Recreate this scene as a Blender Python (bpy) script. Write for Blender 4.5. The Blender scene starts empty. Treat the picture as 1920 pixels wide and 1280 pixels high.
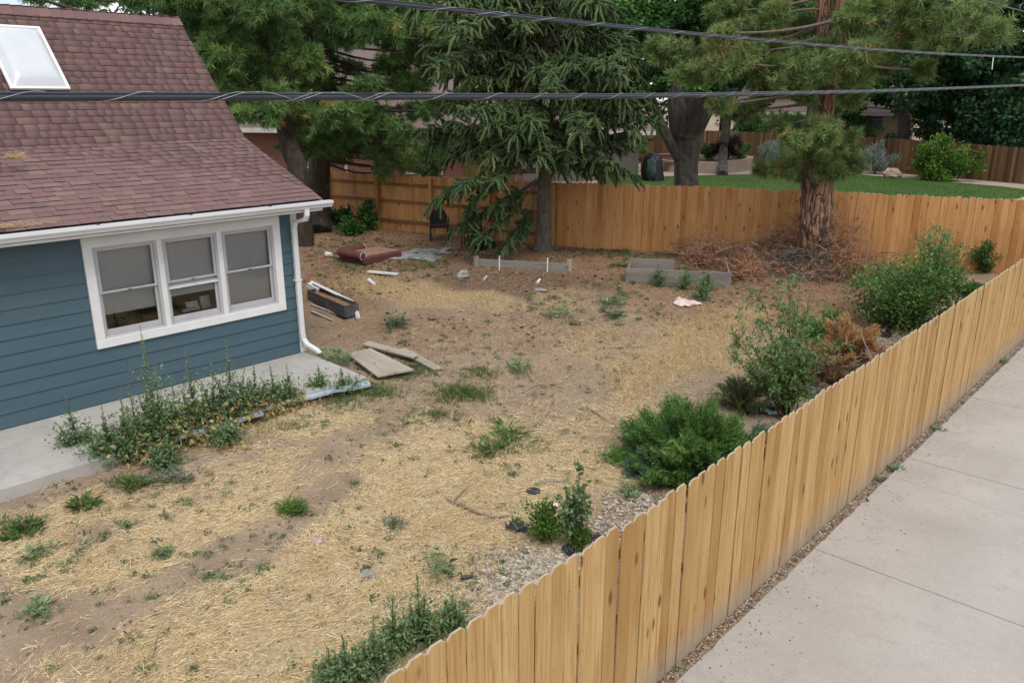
import bpy, math
import numpy as np
from mathutils import Vector, Matrix
R = math.radians
rng = np.random.default_rng(11)
sc = bpy.context.scene
col = sc.collection

# ------------------------------------------------------------------ camera
CH = 4.6; FPX = 1493.0
PIT = math.atan((640-185)/FPX); YAW = math.atan((2400-960)/(FPX/math.cos(PIT)))
cam = bpy.data.cameras.new('camera'); co = bpy.data.objects.new('camera', cam); col.objects.link(co)
co.location = (0, 0, CH); co.rotation_euler = (math.pi/2-PIT, 0, YAW)
cam.sensor_width = 36; cam.lens = FPX/1920*36; cam.clip_start = .05; cam.clip_end = 3000
sc.camera = co
# ------------------------------------------------------------------ world, sun, exposure
w = bpy.data.worlds.new('World'); sc.world = w; w.use_nodes = True
nt = w.node_tree; nt.nodes.clear()
out = nt.nodes.new('ShaderNodeOutputWorld'); bg = nt.nodes.new('ShaderNodeBackground')
sky = nt.nodes.new('ShaderNodeTexSky'); sky.sky_type = 'NISHITA'; sky.sun_disc = False
SUN_EL, SUN_AZ = R(58), R(115)          # azimuth clockwise from +Y
sky.sun_elevation = SUN_EL; sky.sun_rotation = SUN_AZ; sky.dust_density = 3; sky.altitude = 1500
tc = nt.nodes.new('ShaderNodeTexCoord'); nz = nt.nodes.new('ShaderNodeTexNoise')
nz.inputs['Scale'].default_value = 3.2; nz.inputs['Detail'].default_value = 7; nz.inputs['Roughness'].default_value = .6
rp = nt.nodes.new('ShaderNodeValToRGB'); rp.color_ramp.elements[0].position = .36; rp.color_ramp.elements[1].position = .56
mx = nt.nodes.new('ShaderNodeMix'); mx.data_type = 'RGBA'
mx.inputs['B'].default_value = (9.2, 9.35, 9.6, 1)
nt.links.new(tc.outputs['Generated'], nz.inputs['Vector']); nt.links.new(nz.outputs['Fac'], rp.inputs['Fac'])
nt.links.new(rp.outputs['Color'], mx.inputs['Factor']); nt.links.new(sky.outputs['Color'], mx.inputs['A'])
nt.links.new(mx.outputs['Result'], bg.inputs['Color']); bg.inputs['Strength'].default_value = .1
nt.links.new(bg.outputs['Background'], out.inputs['Surface'])
sl = bpy.data.lights.new('sun', 'SUN'); sl.energy = 1.4; sl.angle = R(24); sl.color = (1, .95, .88)
so = bpy.data.objects.new('sun', sl); col.objects.link(so)
sd = Vector((math.sin(SUN_AZ)*math.cos(SUN_EL), math.cos(SUN_AZ)*math.cos(SUN_EL), math.sin(SUN_EL)))
so.rotation_euler = sd.to_track_quat('Z', 'Y').to_euler(); so.location = (0, 0, 30)
sc.view_settings.view_transform = 'Standard'; sc.view_settings.look = 'None'
sc.view_settings.exposure = 0.5; sc.view_settings.gamma = 1.0
sc.render.engine = 'CYCLES'

# ------------------------------------------------------------------ photograph pixel <-> place
FW = np.array([-math.sin(YAW)*math.cos(PIT), math.cos(YAW)*math.cos(PIT), -math.sin(PIT)])
RT = np.array([math.cos(YAW), math.sin(YAW), 0.]); UP = np.cross(RT, FW); CP = np.array([0, 0, CH])
def ray(x, y): return FW+(x-960)/FPX*RT-(y-640)/FPX*UP
def sst(a, b, x): t = np.clip((x-a)/(b-a), 0, 1); return t*t*(3-2*t)
def terr(x, y):
    s = -.39*x+.92*y
    return .6*sst(11, 21, s)*sst(-2.9, -4.3, x)
def bumps(x, y):
    return .012*np.sin(x*3.1+np.sin(y*2.3)*1.5)*np.sin(y*2.7+x)+.01*np.sin(x*7.3+y*5.1)+.008*np.sin(y*9.1-x*6.2)
def gz(x, y): return terr(x, y)+bumps(x, y)*sst(-2.9, -3.6, x)
def atz(px, py, z): r = ray(px, py); return CP+r*((z-CH)/r[2])
def T(px, py):
    z = 0.
    for _ in range(14): p = atz(px, py, z); z = float(gz(p[0], p[1]))
    return Vector((p[0], p[1], z))
def atr(px, py, rng_):                                  # point on a pixel's ray at a given plan distance
    r = ray(px, py); return Vector(CP+r*(rng_/math.hypot(r[0], r[1])))
def onx(px, py, X): r = ray(px, py); return Vector(CP+r*(X/r[0]))
def proj(P):
    d = P-CP; z = d@FW
    return 960+FPX*(d@RT)/z, 640-FPX*(d@UP)/z

# ------------------------------------------------------------------ materials
def newmat(name):
    m = bpy.data.materials.new(name); m.use_nodes = True; t = m.node_tree
    return m, t, t.nodes['Principled BSDF']
def nd(t, typ, **kw):
    n = t.nodes.new(typ)
    for k, v in kw.items():
        if k in n.inputs: n.inputs[k].default_value = v
        else: setattr(n, k, v)
    return n
def c4(c): return (c[0], c[1], c[2], 1)
def ramp(t, fac, stops):
    r = nd(t, 'ShaderNodeValToRGB'); e = r.color_ramp.elements
    while len(e) < len(stops): e.new(.5)
    for i, (p, c) in enumerate(stops): e[i].position = p; e[i].color = c4(c) if len(c) == 3 else c
    t.links.new(fac, r.inputs['Fac']); return r.outputs['Color']
def mixc(t, fac, a, b, mode='MIX'):
    m = nd(t, 'ShaderNodeMix', data_type='RGBA', blend_type=mode)
    for k, v in (('Factor', fac), ('A', a), ('B', b)):
        if hasattr(v, 'is_linked') or hasattr(v, 'links'): t.links.new(v, m.inputs[k])
        else: m.inputs[k].default_value = v if k == 'Factor' else c4(v)
    return m.outputs['Result']
def coords(t, scale=(1, 1, 1), jitter=True, kind='Object'):
    tcn = nd(t, 'ShaderNodeTexCoord'); mp = nd(t, 'ShaderNodeMapping'); mp.inputs['Scale'].default_value = scale
    src = tcn.outputs[kind]
    if jitter:
        oi = nd(t, 'ShaderNodeObjectInfo'); ml = nd(t, 'ShaderNodeVectorMath', operation='SCALE')
        cx = nd(t, 'ShaderNodeCombineXYZ')
        t.links.new(oi.outputs['Random'], cx.inputs[0]); t.links.new(oi.outputs['Random'], cx.inputs[1]); t.links.new(oi.outputs['Random'], cx.inputs[2])
        t.links.new(cx.outputs[0], ml.inputs[0]); ml.inputs['Scale'].default_value = 61.7
        ad = nd(t, 'ShaderNodeVectorMath', operation='ADD'); t.links.new(src, ad.inputs[0]); t.links.new(ml.outputs[0], ad.inputs[1]); src = ad.outputs[0]
    t.links.new(src, mp.inputs['Vector']); return mp.outputs['Vector']
def noise(t, vec, scale, detail=4, rough=.55, dist=0):
    n = nd(t, 'ShaderNodeTexNoise'); n.inputs['Scale'].default_value = scale; n.inputs['Detail'].default_value = detail
    n.inputs['Roughness'].default_value = rough; n.inputs['Distortion'].default_value = dist
    t.links.new(vec, n.inputs['Vector']); return n.outputs['Fac']
def bump(t, b, h, s, d=.01):
    n = nd(t, 'ShaderNodeBump'); n.inputs['Strength'].default_value = s; n.inputs['Distance'].default_value = d
    t.links.new(h, n.inputs['Height']); t.links.new(n.outputs['Normal'], b.inputs['Normal'])
def plain(name, a, b=None, scale=8, rough=.75, bmp=.15, bs=None, stretch=(1, 1, 1), metal=0, spec=.3, lo=.35, hi=.65, coord='Object', dist=.01):
    m, t, p = newmat(name); b = b or tuple(x*.8 for x in a)
    v = coords(t, stretch, coord == 'Object', coord); f = noise(t, v, scale, 6, .62)
    t.links.new(ramp(t, f, [(lo, a), (hi, b)]), p.inputs['Base Color'])
    p.inputs['Roughness'].default_value = rough; p.inputs['Metallic'].default_value = metal; p.inputs['Specular IOR Level'].default_value = spec
    if bmp: bump(t, p, noise(t, v, bs or scale*4, 4), bmp, dist)
    return m
def wood(name, light, mid, dark, knot, gray=None, grayh=.25, rough=.75, grain=1.):
    m, t, p = newmat(name); v = coords(t, (1, 1, 1), True)
    oi = nd(t, 'ShaderNodeObjectInfo')
    base = ramp(t, oi.outputs['Random'], [(0, mid), (.3, light), (.55, mid), (.8, dark), (.93, light), (1, mid)])
    mp = nd(t, 'ShaderNodeMapping'); mp.inputs['Scale'].default_value = (26*grain, 26*grain, 1.1); t.links.new(v, mp.inputs['Vector'])
    g1 = noise(t, mp.outputs[0], 1.6, 5, .6, .6)
    c = mixc(t, ramp(t, g1, [(.36, (0, 0, 0)), (.6, (1, 1, 1))]), mixc(t, .8, base, dark), base)
    mp2 = nd(t, 'ShaderNodeMapping'); mp2.inputs['Scale'].default_value = (2.6, 2.6, .55); t.links.new(v, mp2.inputs['Vector'])
    c = mixc(t, ramp(t, noise(t, mp2.outputs[0], 1.3, 3), [(.4, (0, 0, 0)), (.7, (.6, .6, .6))]), c, light)
    # knots
    mp3 = nd(t, 'ShaderNodeMapping'); mp3.inputs['Scale'].default_value = (9, 9, 3.2); t.links.new(v, mp3.inputs['Vector'])
    vo = nd(t, 'ShaderNodeTexVoronoi'); vo.inputs['Scale'].default_value = .62; t.links.new(mp3.outputs[0], vo.inputs['Vector'])
    c = mixc(t, ramp(t, vo.outputs['Distance'], [(.08, (.9, .9, .9)), (.17, (0, 0, 0))]), c, knot)
    if gray:                                             # grey splash weathering near the ground
        tcn = nd(t, 'ShaderNodeTexCoord'); sx = nd(t, 'ShaderNodeSeparateXYZ'); t.links.new(tcn.outputs['Object'], sx.inputs[0])
        ad = nd(t, 'ShaderNodeMath', operation='MULTIPLY_ADD'); t.links.new(g1, ad.inputs[0]); ad.inputs[1].default_value = -.25; t.links.new(sx.outputs['Z'], ad.inputs[2])
        mr = nd(t, 'ShaderNodeMapRange'); mr.inputs['From Min'].default_value = -.1; mr.inputs['From Max'].default_value = grayh-.1
        mr.inputs['To Min'].default_value = .75; mr.inputs['To Max'].default_value = 0; t.links.new(ad.outputs[0], mr.inputs['Value'])
        c = mixc(t, mr.outputs[0], c, gray)
    t.links.new(c, p.inputs['Base Color']); p.inputs['Roughness'].default_value = rough; p.inputs['Specular IOR Level'].default_value = .25
    bump(t, p, g1, .25, .004)
    return m
def leafmat(name, stops, transl=.25, rough=.6, cl=None, spec=.25, gain=1.):
    """foliage: colour by a per-leaf random value stored in the mesh, drifting through the plant"""
    m, t, p = newmat(name); at = nd(t, 'ShaderNodeAttribute', attribute_name='tint')
    stops = [(a, tuple(x*gain for x in c)) for a, c in stops]; f = at.outputs['Fac']
    if cl:
        n = noise(t, coords(t, (1, 1, 1), False), cl, 2)
        ma = nd(t, 'ShaderNodeMath', operation='MULTIPLY_ADD'); t.links.new(n, ma.inputs[0]); ma.inputs[1].default_value = .7
        sb = nd(t, 'ShaderNodeMath', operation='SUBTRACT'); t.links.new(f, sb.inputs[0]); sb.inputs[1].default_value = .35
        t.links.new(sb.outputs[0], ma.inputs[2]); f = ma.outputs[0]
    c = ramp(t, f, stops); t.links.new(c, p.inputs['Base Color']); p.inputs['Roughness'].default_value = rough; p.inputs['Specular IOR Level'].default_value = spec
    if transl:
        tr = nd(t, 'ShaderNodeBsdfTranslucent'); t.links.new(c, tr.inputs['Color']); ms = nd(t, 'ShaderNodeMixShader'); ms.inputs[0].default_value = transl
        t.links.new(p.outputs[0], ms.inputs[1]); t.links.new(tr.outputs[0], ms.inputs[2]); t.links.new(ms.outputs[0], t.nodes['Material Output'].inputs['Surface'])
    return m

MT = {}
MT['fence'] = wood('cedar_fence', (.545, .365, .165), (.445, .27, .1), (.32, .165, .05), (.15, .065, .022), (.31, .27, .23), .36)
MT['fence_back'] = wood('cedar_fence_warm', (.64, .35, .145), (.52, .255, .09), (.37, .16, .05), (.16, .06, .02))
MT['fence_far'] = wood('stained_fence', (.19, .115, .05), (.135, .075, .032), (.09, .045, .02), (.05, .025, .012))
MT['rail'] = wood('fence_rail', (.27, .135, .06), (.23, .11, .045), (.17, .075, .03), (.1, .04, .02))
MT['gray_wood'] = wood('weathered_wood', (.47, .42, .34), (.40, .35, .28), (.29, .25, .2), (.2, .15, .1))
MT['bed_wood'] = wood('weathered_bed_wood', (.29, .265, .235), (.225, .2, .175), (.15, .13, .11), (.1, .065, .04))
MT['cut_end'] = plain('board_cut_end', (.47, .4, .31), (.38, .31, .23), 30, .9, .1)
MT['bamboo'] = wood('pale_slat_wood', (.36, .24, .085), (.3, .19, .065), (.2, .12, .04), (.15, .08, .03))
MT['siding'] = plain('blue_siding', (.071, .121, .149), (.063, .108, .135), 1.6, .55, .12, 30, (1, .35, 5), spec=.35)
MT['white'] = plain('white_trim', (.78, .78, .77), (.7, .7, .69), 2.5, .45, .05, 20, spec=.4)
MT['sash'] = plain('vinyl_sash', (.5, .49, .5), (.44, .43, .44), 3, .4, .03, 20, spec=.4)
MT['gutter'] = plain('gutter_metal', (.76, .77, .78), (.66, .67, .67), 1.2, .38, .05, 12, (1, .3, 1), spec=.5)
MT['blind'] = plain('roller_blind', (.66, .64, .63), (.6, .58, .57), 60, .9, .1, 120)
MT['dark_room'] = plain('dark_interior', (.09, .075, .06), (.05, .045, .04), 3, .9, 0)
MT['soffit'] = plain('soffit_paint', (.1, .11, .12), (.08, .09, .1), 4, .8, 0)
MT['paper'] = plain('white_paper', (.72, .71, .68), (.6, .59, .56), 7, .7, .1)
MT['black'] = plain('black_metal', (.012, .012, .013), (.02, .019, .018), 8, .5, .1)
MT['plastic_black'] = plain('black_plastic', (.018, .02, .024), (.035, .038, .042), 5, .45, .3, 9, spec=.5)
MT['trough'] = plain('grey_trough', (.05, .055, .062), (.1, .105, .11), 4, .55, .2)
MT['cable'] = plain('black_cable', (.012, .016, .024), (.022, .028, .038), 4, .42, .1, 20, spec=.6)
MT['wire'] = plain('lashing_wire', (.62, .63, .62), (.45, .46, .46), 20, .35, 0, metal=.6)
MT['maroon'] = plain('maroon_vinyl', (.14, .05, .045), (.1, .036, .033), 5, .7, .25, 20)
MT['litter_top'] = plain('littered_fabric', (.36, .22, .15), (.22, .12, .08), 14, .95, .5, 30)
MT['tarp'] = plain('grey_tarp', (.36, .36, .35), (.2, .19, .17), 3.5, .8, .4, 12)
MT['rock'] = plain('grey_rock', (.36, .34, .31), (.25, .23, .2), 9, .9, .6, 24)
MT['pink_rock'] = plain('pinkish_rock', (.38, .27, .21), (.28, .2, .16), 3, .9, .6, 8)
MT['rust'] = plain('rusty_metal', (.16, .06, .025), (.26, .2, .17), 9, .85, .5, 30)
MT['pink'] = plain('faded_cloth', (.62, .42, .40), (.68, .6, .56), 9, .9, .3)
MT['magenta'] = plain('magenta_wrapper', (.42, .1, .3), (.6, .5, .56), 14, .5, .1)
MT['galv'] = plain('galvanised_metal', (.42, .50, .54), (.34, .40, .43), 5, .4, .3, 14, metal=.35, spec=.5)
MT['bark_pine'] = plain('pine_bark', (.085, .062, .046), (.035, .026, .02), 5, .95, 1., 9, (1, 1, .28), dist=.05)
MT['bark_pond'] = plain('ponderosa_bark', (.21, .105, .062), (.075, .045, .032), 5.2, .95, 1., 8, (1, 1, .22), lo=.42, hi=.58, dist=.06)
m, t, p = newmat('ponderosa_plates'); v = coords(t, (1, 1, .16), False); vd = nd(t, 'ShaderNodeTexVoronoi', feature='DISTANCE_TO_EDGE'); vd.inputs['Scale'].default_value = 8
nv = nd(t, 'ShaderNodeTexNoise'); nv.inputs['Scale'].default_value = 5; t.links.new(v, nv.inputs['Vector']); mv = nd(t, 'ShaderNodeMix', data_type='RGBA', blend_type='LINEAR_LIGHT'); mv.inputs['Factor'].default_value = .12
t.links.new(v, mv.inputs['A']); t.links.new(nv.outputs['Color'], mv.inputs['B']); t.links.new(mv.outputs['Result'], vd.inputs['Vector'])
n1 = noise(t, v, 3, 4); n2 = noise(t, v, 30, 4, .7); c = ramp(t, n1, [(.35, (.16, .11, .085)), (.5, (.28, .14, .08)), (.65, (.36, .19, .115))]); c = mixc(t, ramp(t, n2, [(.5, (0, 0, 0)), (.7, (.6, .6, .6))]), c, (.42, .31, .24)); c = mixc(t, ramp(t, vd.outputs['Distance'], [(.03, (.9, .9, .9)), (.14, (0, 0, 0))]), c, (.035, .024, .018))
t.links.new(c, p.inputs['Base Color']); p.inputs['Roughness'].default_value = .95; bump(t, p, vd.outputs['Distance'], 1., .12); MT['bark_pond'] = m
MT['bark_spruce'] = plain('spruce_bark', (.17, .145, .12), (.085, .07, .058), 9, .95, .8, 18, (1, 1, .5), dist=.03)
MT['bark_grey'] = plain('grey_bark', (.1, .088, .076), (.045, .038, .032), 5, .95, .9, 9, (1, 1, .25), dist=.04)
MT['twig'] = plain('dead_twig', (.2, .165, .135), (.11, .085, .065), 12, .9, .3)
MT['twig_grey'] = plain('bleached_stick', (.34, .3, .255), (.2, .17, .14), 8, .9, .3)
MT['stem_green'] = plain('green_stem', (.09, .14, .04), (.12, .12, .05), 9, .7, 0)
MT['stem_brown'] = plain('brown_stem', (.12, .085, .05), (.08, .055, .035), 9, .8, .2)
MT['skylight'] = plain('acrylic_dome', (.62, .65, .68), (.55, .58, .62), .8, .12, .02, 3, spec=.7)
MT['soil'] = plain('dark_soil', (.12, .085, .06), (.08, .055, .04), 9, .95, .6, 30)
MT['grill_cover'] = plain('black_vinyl_cover', (.008, .009, .009), (.014, .015, .015), 5, .55, .5, 6, dist=.05)
MT['green_bag'] = plain('green_mesh_bag', (.045, .085, .075), (.03, .06, .055), 9, .8, .4, 30)
MT['planter'] = plain('planter_render', (.36, .29, .23), (.28, .22, .17), 4, .95, .6, 30)
MT['red_wood'] = plain('red_painted_wood', (.15, .035, .025), (.1, .025, .02), 5, .7, .2)
MT['mauve_wall'] = plain('painted_panel', (.14, .12, .11), (.11, .095, .09), 2, .8, .1)
MT['fascia'] = plain('pale_fascia', (.5, .48, .44), (.42, .4, .37), 3, .6, .05)
LF = {}
LF['pine'] = leafmat('pine_needles', [(0, (.04, .08, .028)), (.45, (.075, .145, .045)), (.85, (.14, .22, .065)), (.97, (.2, .26, .075)), (1, (.36, .26, .08))], .15, .5, .5, gain=1.6)
LF['pond'] = leafmat('ponderosa_needles', [(0, (.06, .085, .028)), (.45, (.102, .16, .05)), (.85, (.175, .23, .08)), (.965, (.23, .24, .085)), (1, (.26, .14, .06))], .15, .5, .6, gain=1.5)
LF['spruce'] = leafmat('spruce_needles', [(0, (.028, .052, .02)), (.35, (.066, .108, .038)), (.75, (.13, .178, .06)), (.93, (.22, .25, .105)), (1, (.21, .145, .07))], .1, .55, .9, gain=1.2)
LF['oak'] = leafmat('broad_leaves', [(0, (.014, .042, .012)), (.5, (.034, .09, .024)), (.85, (.07, .16, .035)), (1, (.13, .24, .05))], .3, .5, .35, gain=1.5)
LF['oak2'] = leafmat('broad_leaves_blue', [(0, (.014, .038, .016)), (.5, (.03, .078, .032)), (.85, (.055, .125, .05)), (1, (.11, .2, .07))], .3, .5, .35, gain=1.35)
LF['lime'] = leafmat('bright_leaves', [(0, (.05, .11, .02)), (.5, (.1, .2, .035)), (1, (.2, .33, .06))], .3, .55, 1.)
LF['weed'] = leafmat('weed_leaves', [(0, (.042, .07, .032)), (.5, (.09, .138, .065)), (.85, (.15, .205, .095)), (1, (.22, .26, .13))], .25, .6, gain=1.85)
LF['weedblue'] = leafmat('greyish_weed_leaves', [(0, (.05, .08, .05)), (.5, (.1, .145, .09)), (1, (.17, .22, .13))], .2, .7, gain=1.1)
LF['weeddry'] = leafmat('withered_leaves', [(0, (.2, .11, .045)), (.4, (.42, .29, .12)), (.75, (.5, .45, .18)), (1, (.3, .36, .12))], .25, .7)
LF['juniper'] = leafmat('juniper_sprays', [(0, (.025, .06, .015)), (.5, (.062, .13, .03)), (.85, (.11, .195, .05)), (1, (.16, .24, .07))], .12, .55, 1.6, gain=1.6)
LF['juniperblue'] = leafmat('blue_juniper_sprays', [(0, (.04, .085, .055)), (.5, (.085, .16, .1)), (1, (.15, .24, .15))], .12, .6, 1.5, gain=1.1)
LF['willow'] = leafmat('narrow_leaves', [(0, (.045, .085, .03)), (.5, (.095, .16, .055)), (.85, (.15, .225, .085)), (1, (.22, .29, .12))], .3, .5, gain=1.6)
LF['bush'] = leafmat('bush_leaves', [(0, (.028, .06, .018)), (.5, (.07, .13, .035)), (.85, (.12, .195, .05)), (1, (.19, .27, .08))], .3, .5, 1.5, gain=1.45)
LF['rusty'] = leafmat('dead_needles', [(0, (.24, .115, .065)), (.5, (.44, .235, .135)), (.85, (.52, .32, .2)), (1, (.58, .44, .28))], .15, .8)
LF['orange'] = leafmat('orange_dead_juniper', [(0, (.3, .17, .08)), (.5, (.52, .3, .13)), (1, (.66, .44, .22))], .15, .8)
LF['straw'] = leafmat('straw', [(0, (.3, .2, .11)), (.2, (.5, .37, .2)), (.5, (.74, .59, .34)), (.85, (.86, .73, .48)), (1, (.93, .84, .62))], .15, .7, spec=.3)
LF['goldgrass'] = leafmat('dry_gold_grass', [(0, (.4, .28, .13)), (.5, (.6, .45, .23)), (1, (.76, .62, .37))], .15, .75)
LF['litter'] = leafmat('pine_litter', [(0, (.16, .09, .055)), (.5, (.32, .2, .12)), (1, (.46, .33, .21))], 0, .85)
LF['grass'] = leafmat('grass_blades', [(0, (.04, .075, .02)), (.5, (.08, .13, .035)), (1, (.16, .2, .07))], .25, .6, gain=1.2)
LF['lawn'] = leafmat('lawn_blades', [(0, (.04, .09, .018)), (.5, (.07, .135, .028)), (1, (.115, .19, .045))], .25, .6)
LF['sage'] = leafmat('silver_sage', [(0, (.12, .17, .14)), (.5, (.22, .28, .24)), (1, (.33, .39, .34))], .15, .7)
LF['stone'] = leafmat('river_stones', [(0, (.2, .17, .14)), (.4, (.36, .31, .25)), (.8, (.48, .43, .36)), (1, (.6, .56, .5))], 0, .85)
LF['mulch'] = leafmat('wood_chips', [(0, (.1, .06, .04)), (.5, (.24, .17, .12)), (.8, (.36, .29, .22)), (1, (.5, .44, .36))], 0, .9)
LF['cone'] = leafmat('pine_cones', [(0, (.05, .03, .02)), (1, (.12, .07, .045))], 0, .9)

# ------------------------------------------------------------------ object helpers
def tag(o, label=None, cat=None, group=None, kind=None):
    if label: o['label'] = label
    if cat: o['category'] = cat
    if group: o['group'] = group
    if kind: o['kind'] = kind
    return o
def empty(name, loc=(0, 0, 0), rz=0):
    o = bpy.data.objects.new(name, None); col.objects.link(o); o.location = loc; o.rotation_euler = (0, 0, rz); o.empty_display_size = .1; return o
def link(name, me, mat=None, parent=None, loc=None, rot=None, scale=None):
    o = bpy.data.objects.new(name, me); col.objects.link(o)
    if mat and not me.materials: me.materials.append(mat)
    if parent: o.parent = parent
    if loc is not None: o.location = loc
    if rot is not None: o.rotation_euler = rot
    if scale is not None: o.scale = scale
    return o
class MB:
    def __init__(s): s.v = []; s.f = []; s.mi = []; s.m = 0
    def add(s, V, F):
        b = len(s.v); s.v += [tuple(map(float, p)) for p in V]; s.f += [tuple(i+b for i in f) for f in F]; s.mi += [s.m]*len(F); return s
    def box(s, c, d, rz=0, ry=0, rx=0, taper=1):
        M = Matrix.Rotation(rz, 3, 'Z') @ Matrix.Rotation(ry, 3, 'Y') @ Matrix.Rotation(rx, 3, 'X'); V = []
        for z in (-.5, .5):
            k = taper if z > 0 else 1
            for x, y in ((-.5, -.5), (.5, -.5), (.5, .5), (-.5, .5)): V.append(Vector(c)+M @ Vector((x*d[0]*k, y*d[1]*k, z*d[2])))
        return s.add(V, [(3, 2, 1, 0), (4, 5, 6, 7), (0, 1, 5, 4), (1, 2, 6, 5), (2, 3, 7, 6), (3, 0, 4, 7)])
    def b2(s, a, b): return s.box([(a[i]+b[i])/2 for i in range(3)], [abs(b[i]-a[i]) for i in range(3)])
    def tube(s, P, rad, n=8, cap=True, wob=0, seed=0):
        P = [Vector(p) for p in P]; r = rad if hasattr(rad, '__len__') else [rad]*len(P); V = []; F = []
        lr = np.random.default_rng(seed+len(P)); ref = Vector((0, 0, 1)); d0 = (P[1]-P[0]).normalized()
        if abs(d0.z) > .9: ref = Vector((1, 0, 0))
        for i, p in enumerate(P):
            d = (P[min(i+1, len(P)-1)]-P[max(i-1, 0)]).normalized(); u = d.cross(ref)
            u = u.normalized() if u.length > 1e-4 else Vector((1, 0, 0)); vv = u.cross(d)
            for k in range(n):
                a = 2*math.pi*k/n; q = r[i]*(1+wob*lr.uniform(-1, 1)); V.append(p+(u*math.cos(a)+vv*math.sin(a))*q)
        for i in range(len(P)-1):
            for k in range(n): F.append((i*n+k, i*n+(k+1) % n, (i+1)*n+(k+1) % n, (i+1)*n+k))
        if cap: F.append(tuple(range(n))[::-1]); F.append(tuple(range((len(P)-1)*n, len(P)*n)))
        return s.add(V, F)
    def extrude(s, prof, y0, y1):                        # profile (x,z) swept along y
        n = len(prof); V = [(x, y0, z) for x, z in prof]+[(x, y1, z) for x, z in prof]
        F = [(i, (i+1) % n, n+(i+1) % n, n+i) for i in range(n)]+[tuple(range(n))[::-1], tuple(range(n, 2*n))]
        return s.add(V, F)
    def mesh(s, name, mats=None, smooth=False):
        me = bpy.data.meshes.new(name); me.from_pydata(s.v, [], s.f); me.update()
        for m in (mats or []): me.materials.append(m)
        if mats and len(mats) > 1: me.polygons.foreach_set('material_index', s.mi)
        if smooth: me.polygons.foreach_set('use_smooth', [True]*len(me.polygons))
        return me
    def build(s, name, mat, parent=None, loc=None, rot=None, smooth=False, bevel=0):
        mats = mat if isinstance(mat, list) else [mat]
        o = link(name, s.mesh(name, mats, smooth), None, parent, loc, rot)
        if bevel:
            bm = o.modifiers.new('bevel', 'BEVEL'); bm.width = bevel; bm.segments = 2; bm.limit_method = 'ANGLE'
        return o
def npmesh(name, V, F, tint=None, mats=None, mi=None, smooth=False):
    V = np.asarray(V, np.float32).reshape(-1, 3); F = np.asarray(F, np.int32); k = F.shape[1]; n = len(F)
    me = bpy.data.meshes.new(name); me.vertices.add(len(V)); me.vertices.foreach_set('co', V.ravel())
    me.loops.add(n*k); me.loops.foreach_set('vertex_index', F.ravel()); me.polygons.add(n)
    me.polygons.foreach_set('loop_start', np.arange(n, dtype=np.int32)*k)
    for m in (mats or []): me.materials.append(m)
    if mi is not None: me.polygons.foreach_set('material_index', np.asarray(mi, np.int32))
    if smooth: me.polygons.foreach_set('use_smooth', np.ones(n, bool))
    me.update(calc_edges=True)
    if tint is not None:
        a = me.attributes.new('tint', 'FLOAT', 'FACE'); a.data.foreach_set('value', np.clip(np.asarray(tint, np.float32), 0, 1))
    return me
def unit(a): return a/np.maximum(np.linalg.norm(a, axis=-1, keepdims=True), 1e-9)
def rdir(n, r=None): return unit((r or rng).normal(size=(n, 3)))
def blades(base, tip, w, r=None):
    """thin triangles from base to tip"""
    d = tip-base; s = unit(np.cross(d, rdir(len(d), r)))*np.asarray(w).reshape(-1, 1)
    V = np.stack([base-s, base+s, tip], 1); return V.reshape(-1, 3), np.arange(len(d)*3).reshape(-1, 3)
def leaves(base, d, nrm, L, W, fold=.25):
    """lanceolate leaves: two quads folded along the midrib -> triangles"""
    L = np.asarray(L).reshape(-1, 1); W = np.asarray(W).reshape(-1, 1)
    s = unit(np.cross(d, nrm)); n = np.cross(s, d); m = base+d*L*.45-n*W*fold*.5; t = base+d*L-n*L*.12
    a = base+d*L*.42+s*W+n*W*fold; b = base+d*L*.42-s*W+n*W*fold
    V = np.stack([base, a, t, b, m], 1).reshape(-1, 3); k = np.arange(len(base))*5
    F = np.concatenate([np.stack([k, k+4, k+1], 1), np.stack([k+1, k+4, k+2], 1), np.stack([k, k+3, k+4], 1), np.stack([k+3, k+2, k+4], 1)])
    return V, F
def leaves2(base, d, nrm, L, W):
    """simple 2-triangle leaves for far crowns"""
    L = np.asarray(L).reshape(-1, 1); W = np.asarray(W).reshape(-1, 1); s = unit(np.cross(d, nrm))
    V = np.stack([base, base+d*L*.5+s*W, base+d*L, base+d*L*.5-s*W], 1).reshape(-1, 3); k = np.arange(len(base))*4
    return V, np.stack([k, k+1, k+2, k+3], 1)
class Soup:
    def __init__(s): s.V = []; s.F = []; s.t = []; s.n = 0
    def add(s, VF, tint):
        V, F = VF; s.V.append(V); s.F.append(F+s.n); s.n += len(V)
        k = len(F); t = np.asarray(tint, float)
        if t.ndim == 0: t = np.full(k, float(t))
        elif len(t) != k: t = np.tile(t, k//len(t))
        s.t.append(t)
    def build(s, name, mat, parent=None):
        me = npmesh(name, np.concatenate(s.V), np.concatenate(s.F), np.concatenate(s.t), [mat]); return link(name, me, None, parent)
def bez(a, b, c, n):
    a, b, c = Vector(a), Vector(b), Vector(c); return [a*(1-t)**2+b*2*t*(1-t)+c*t*t for t in np.linspace(0, 1, n)]

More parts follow.
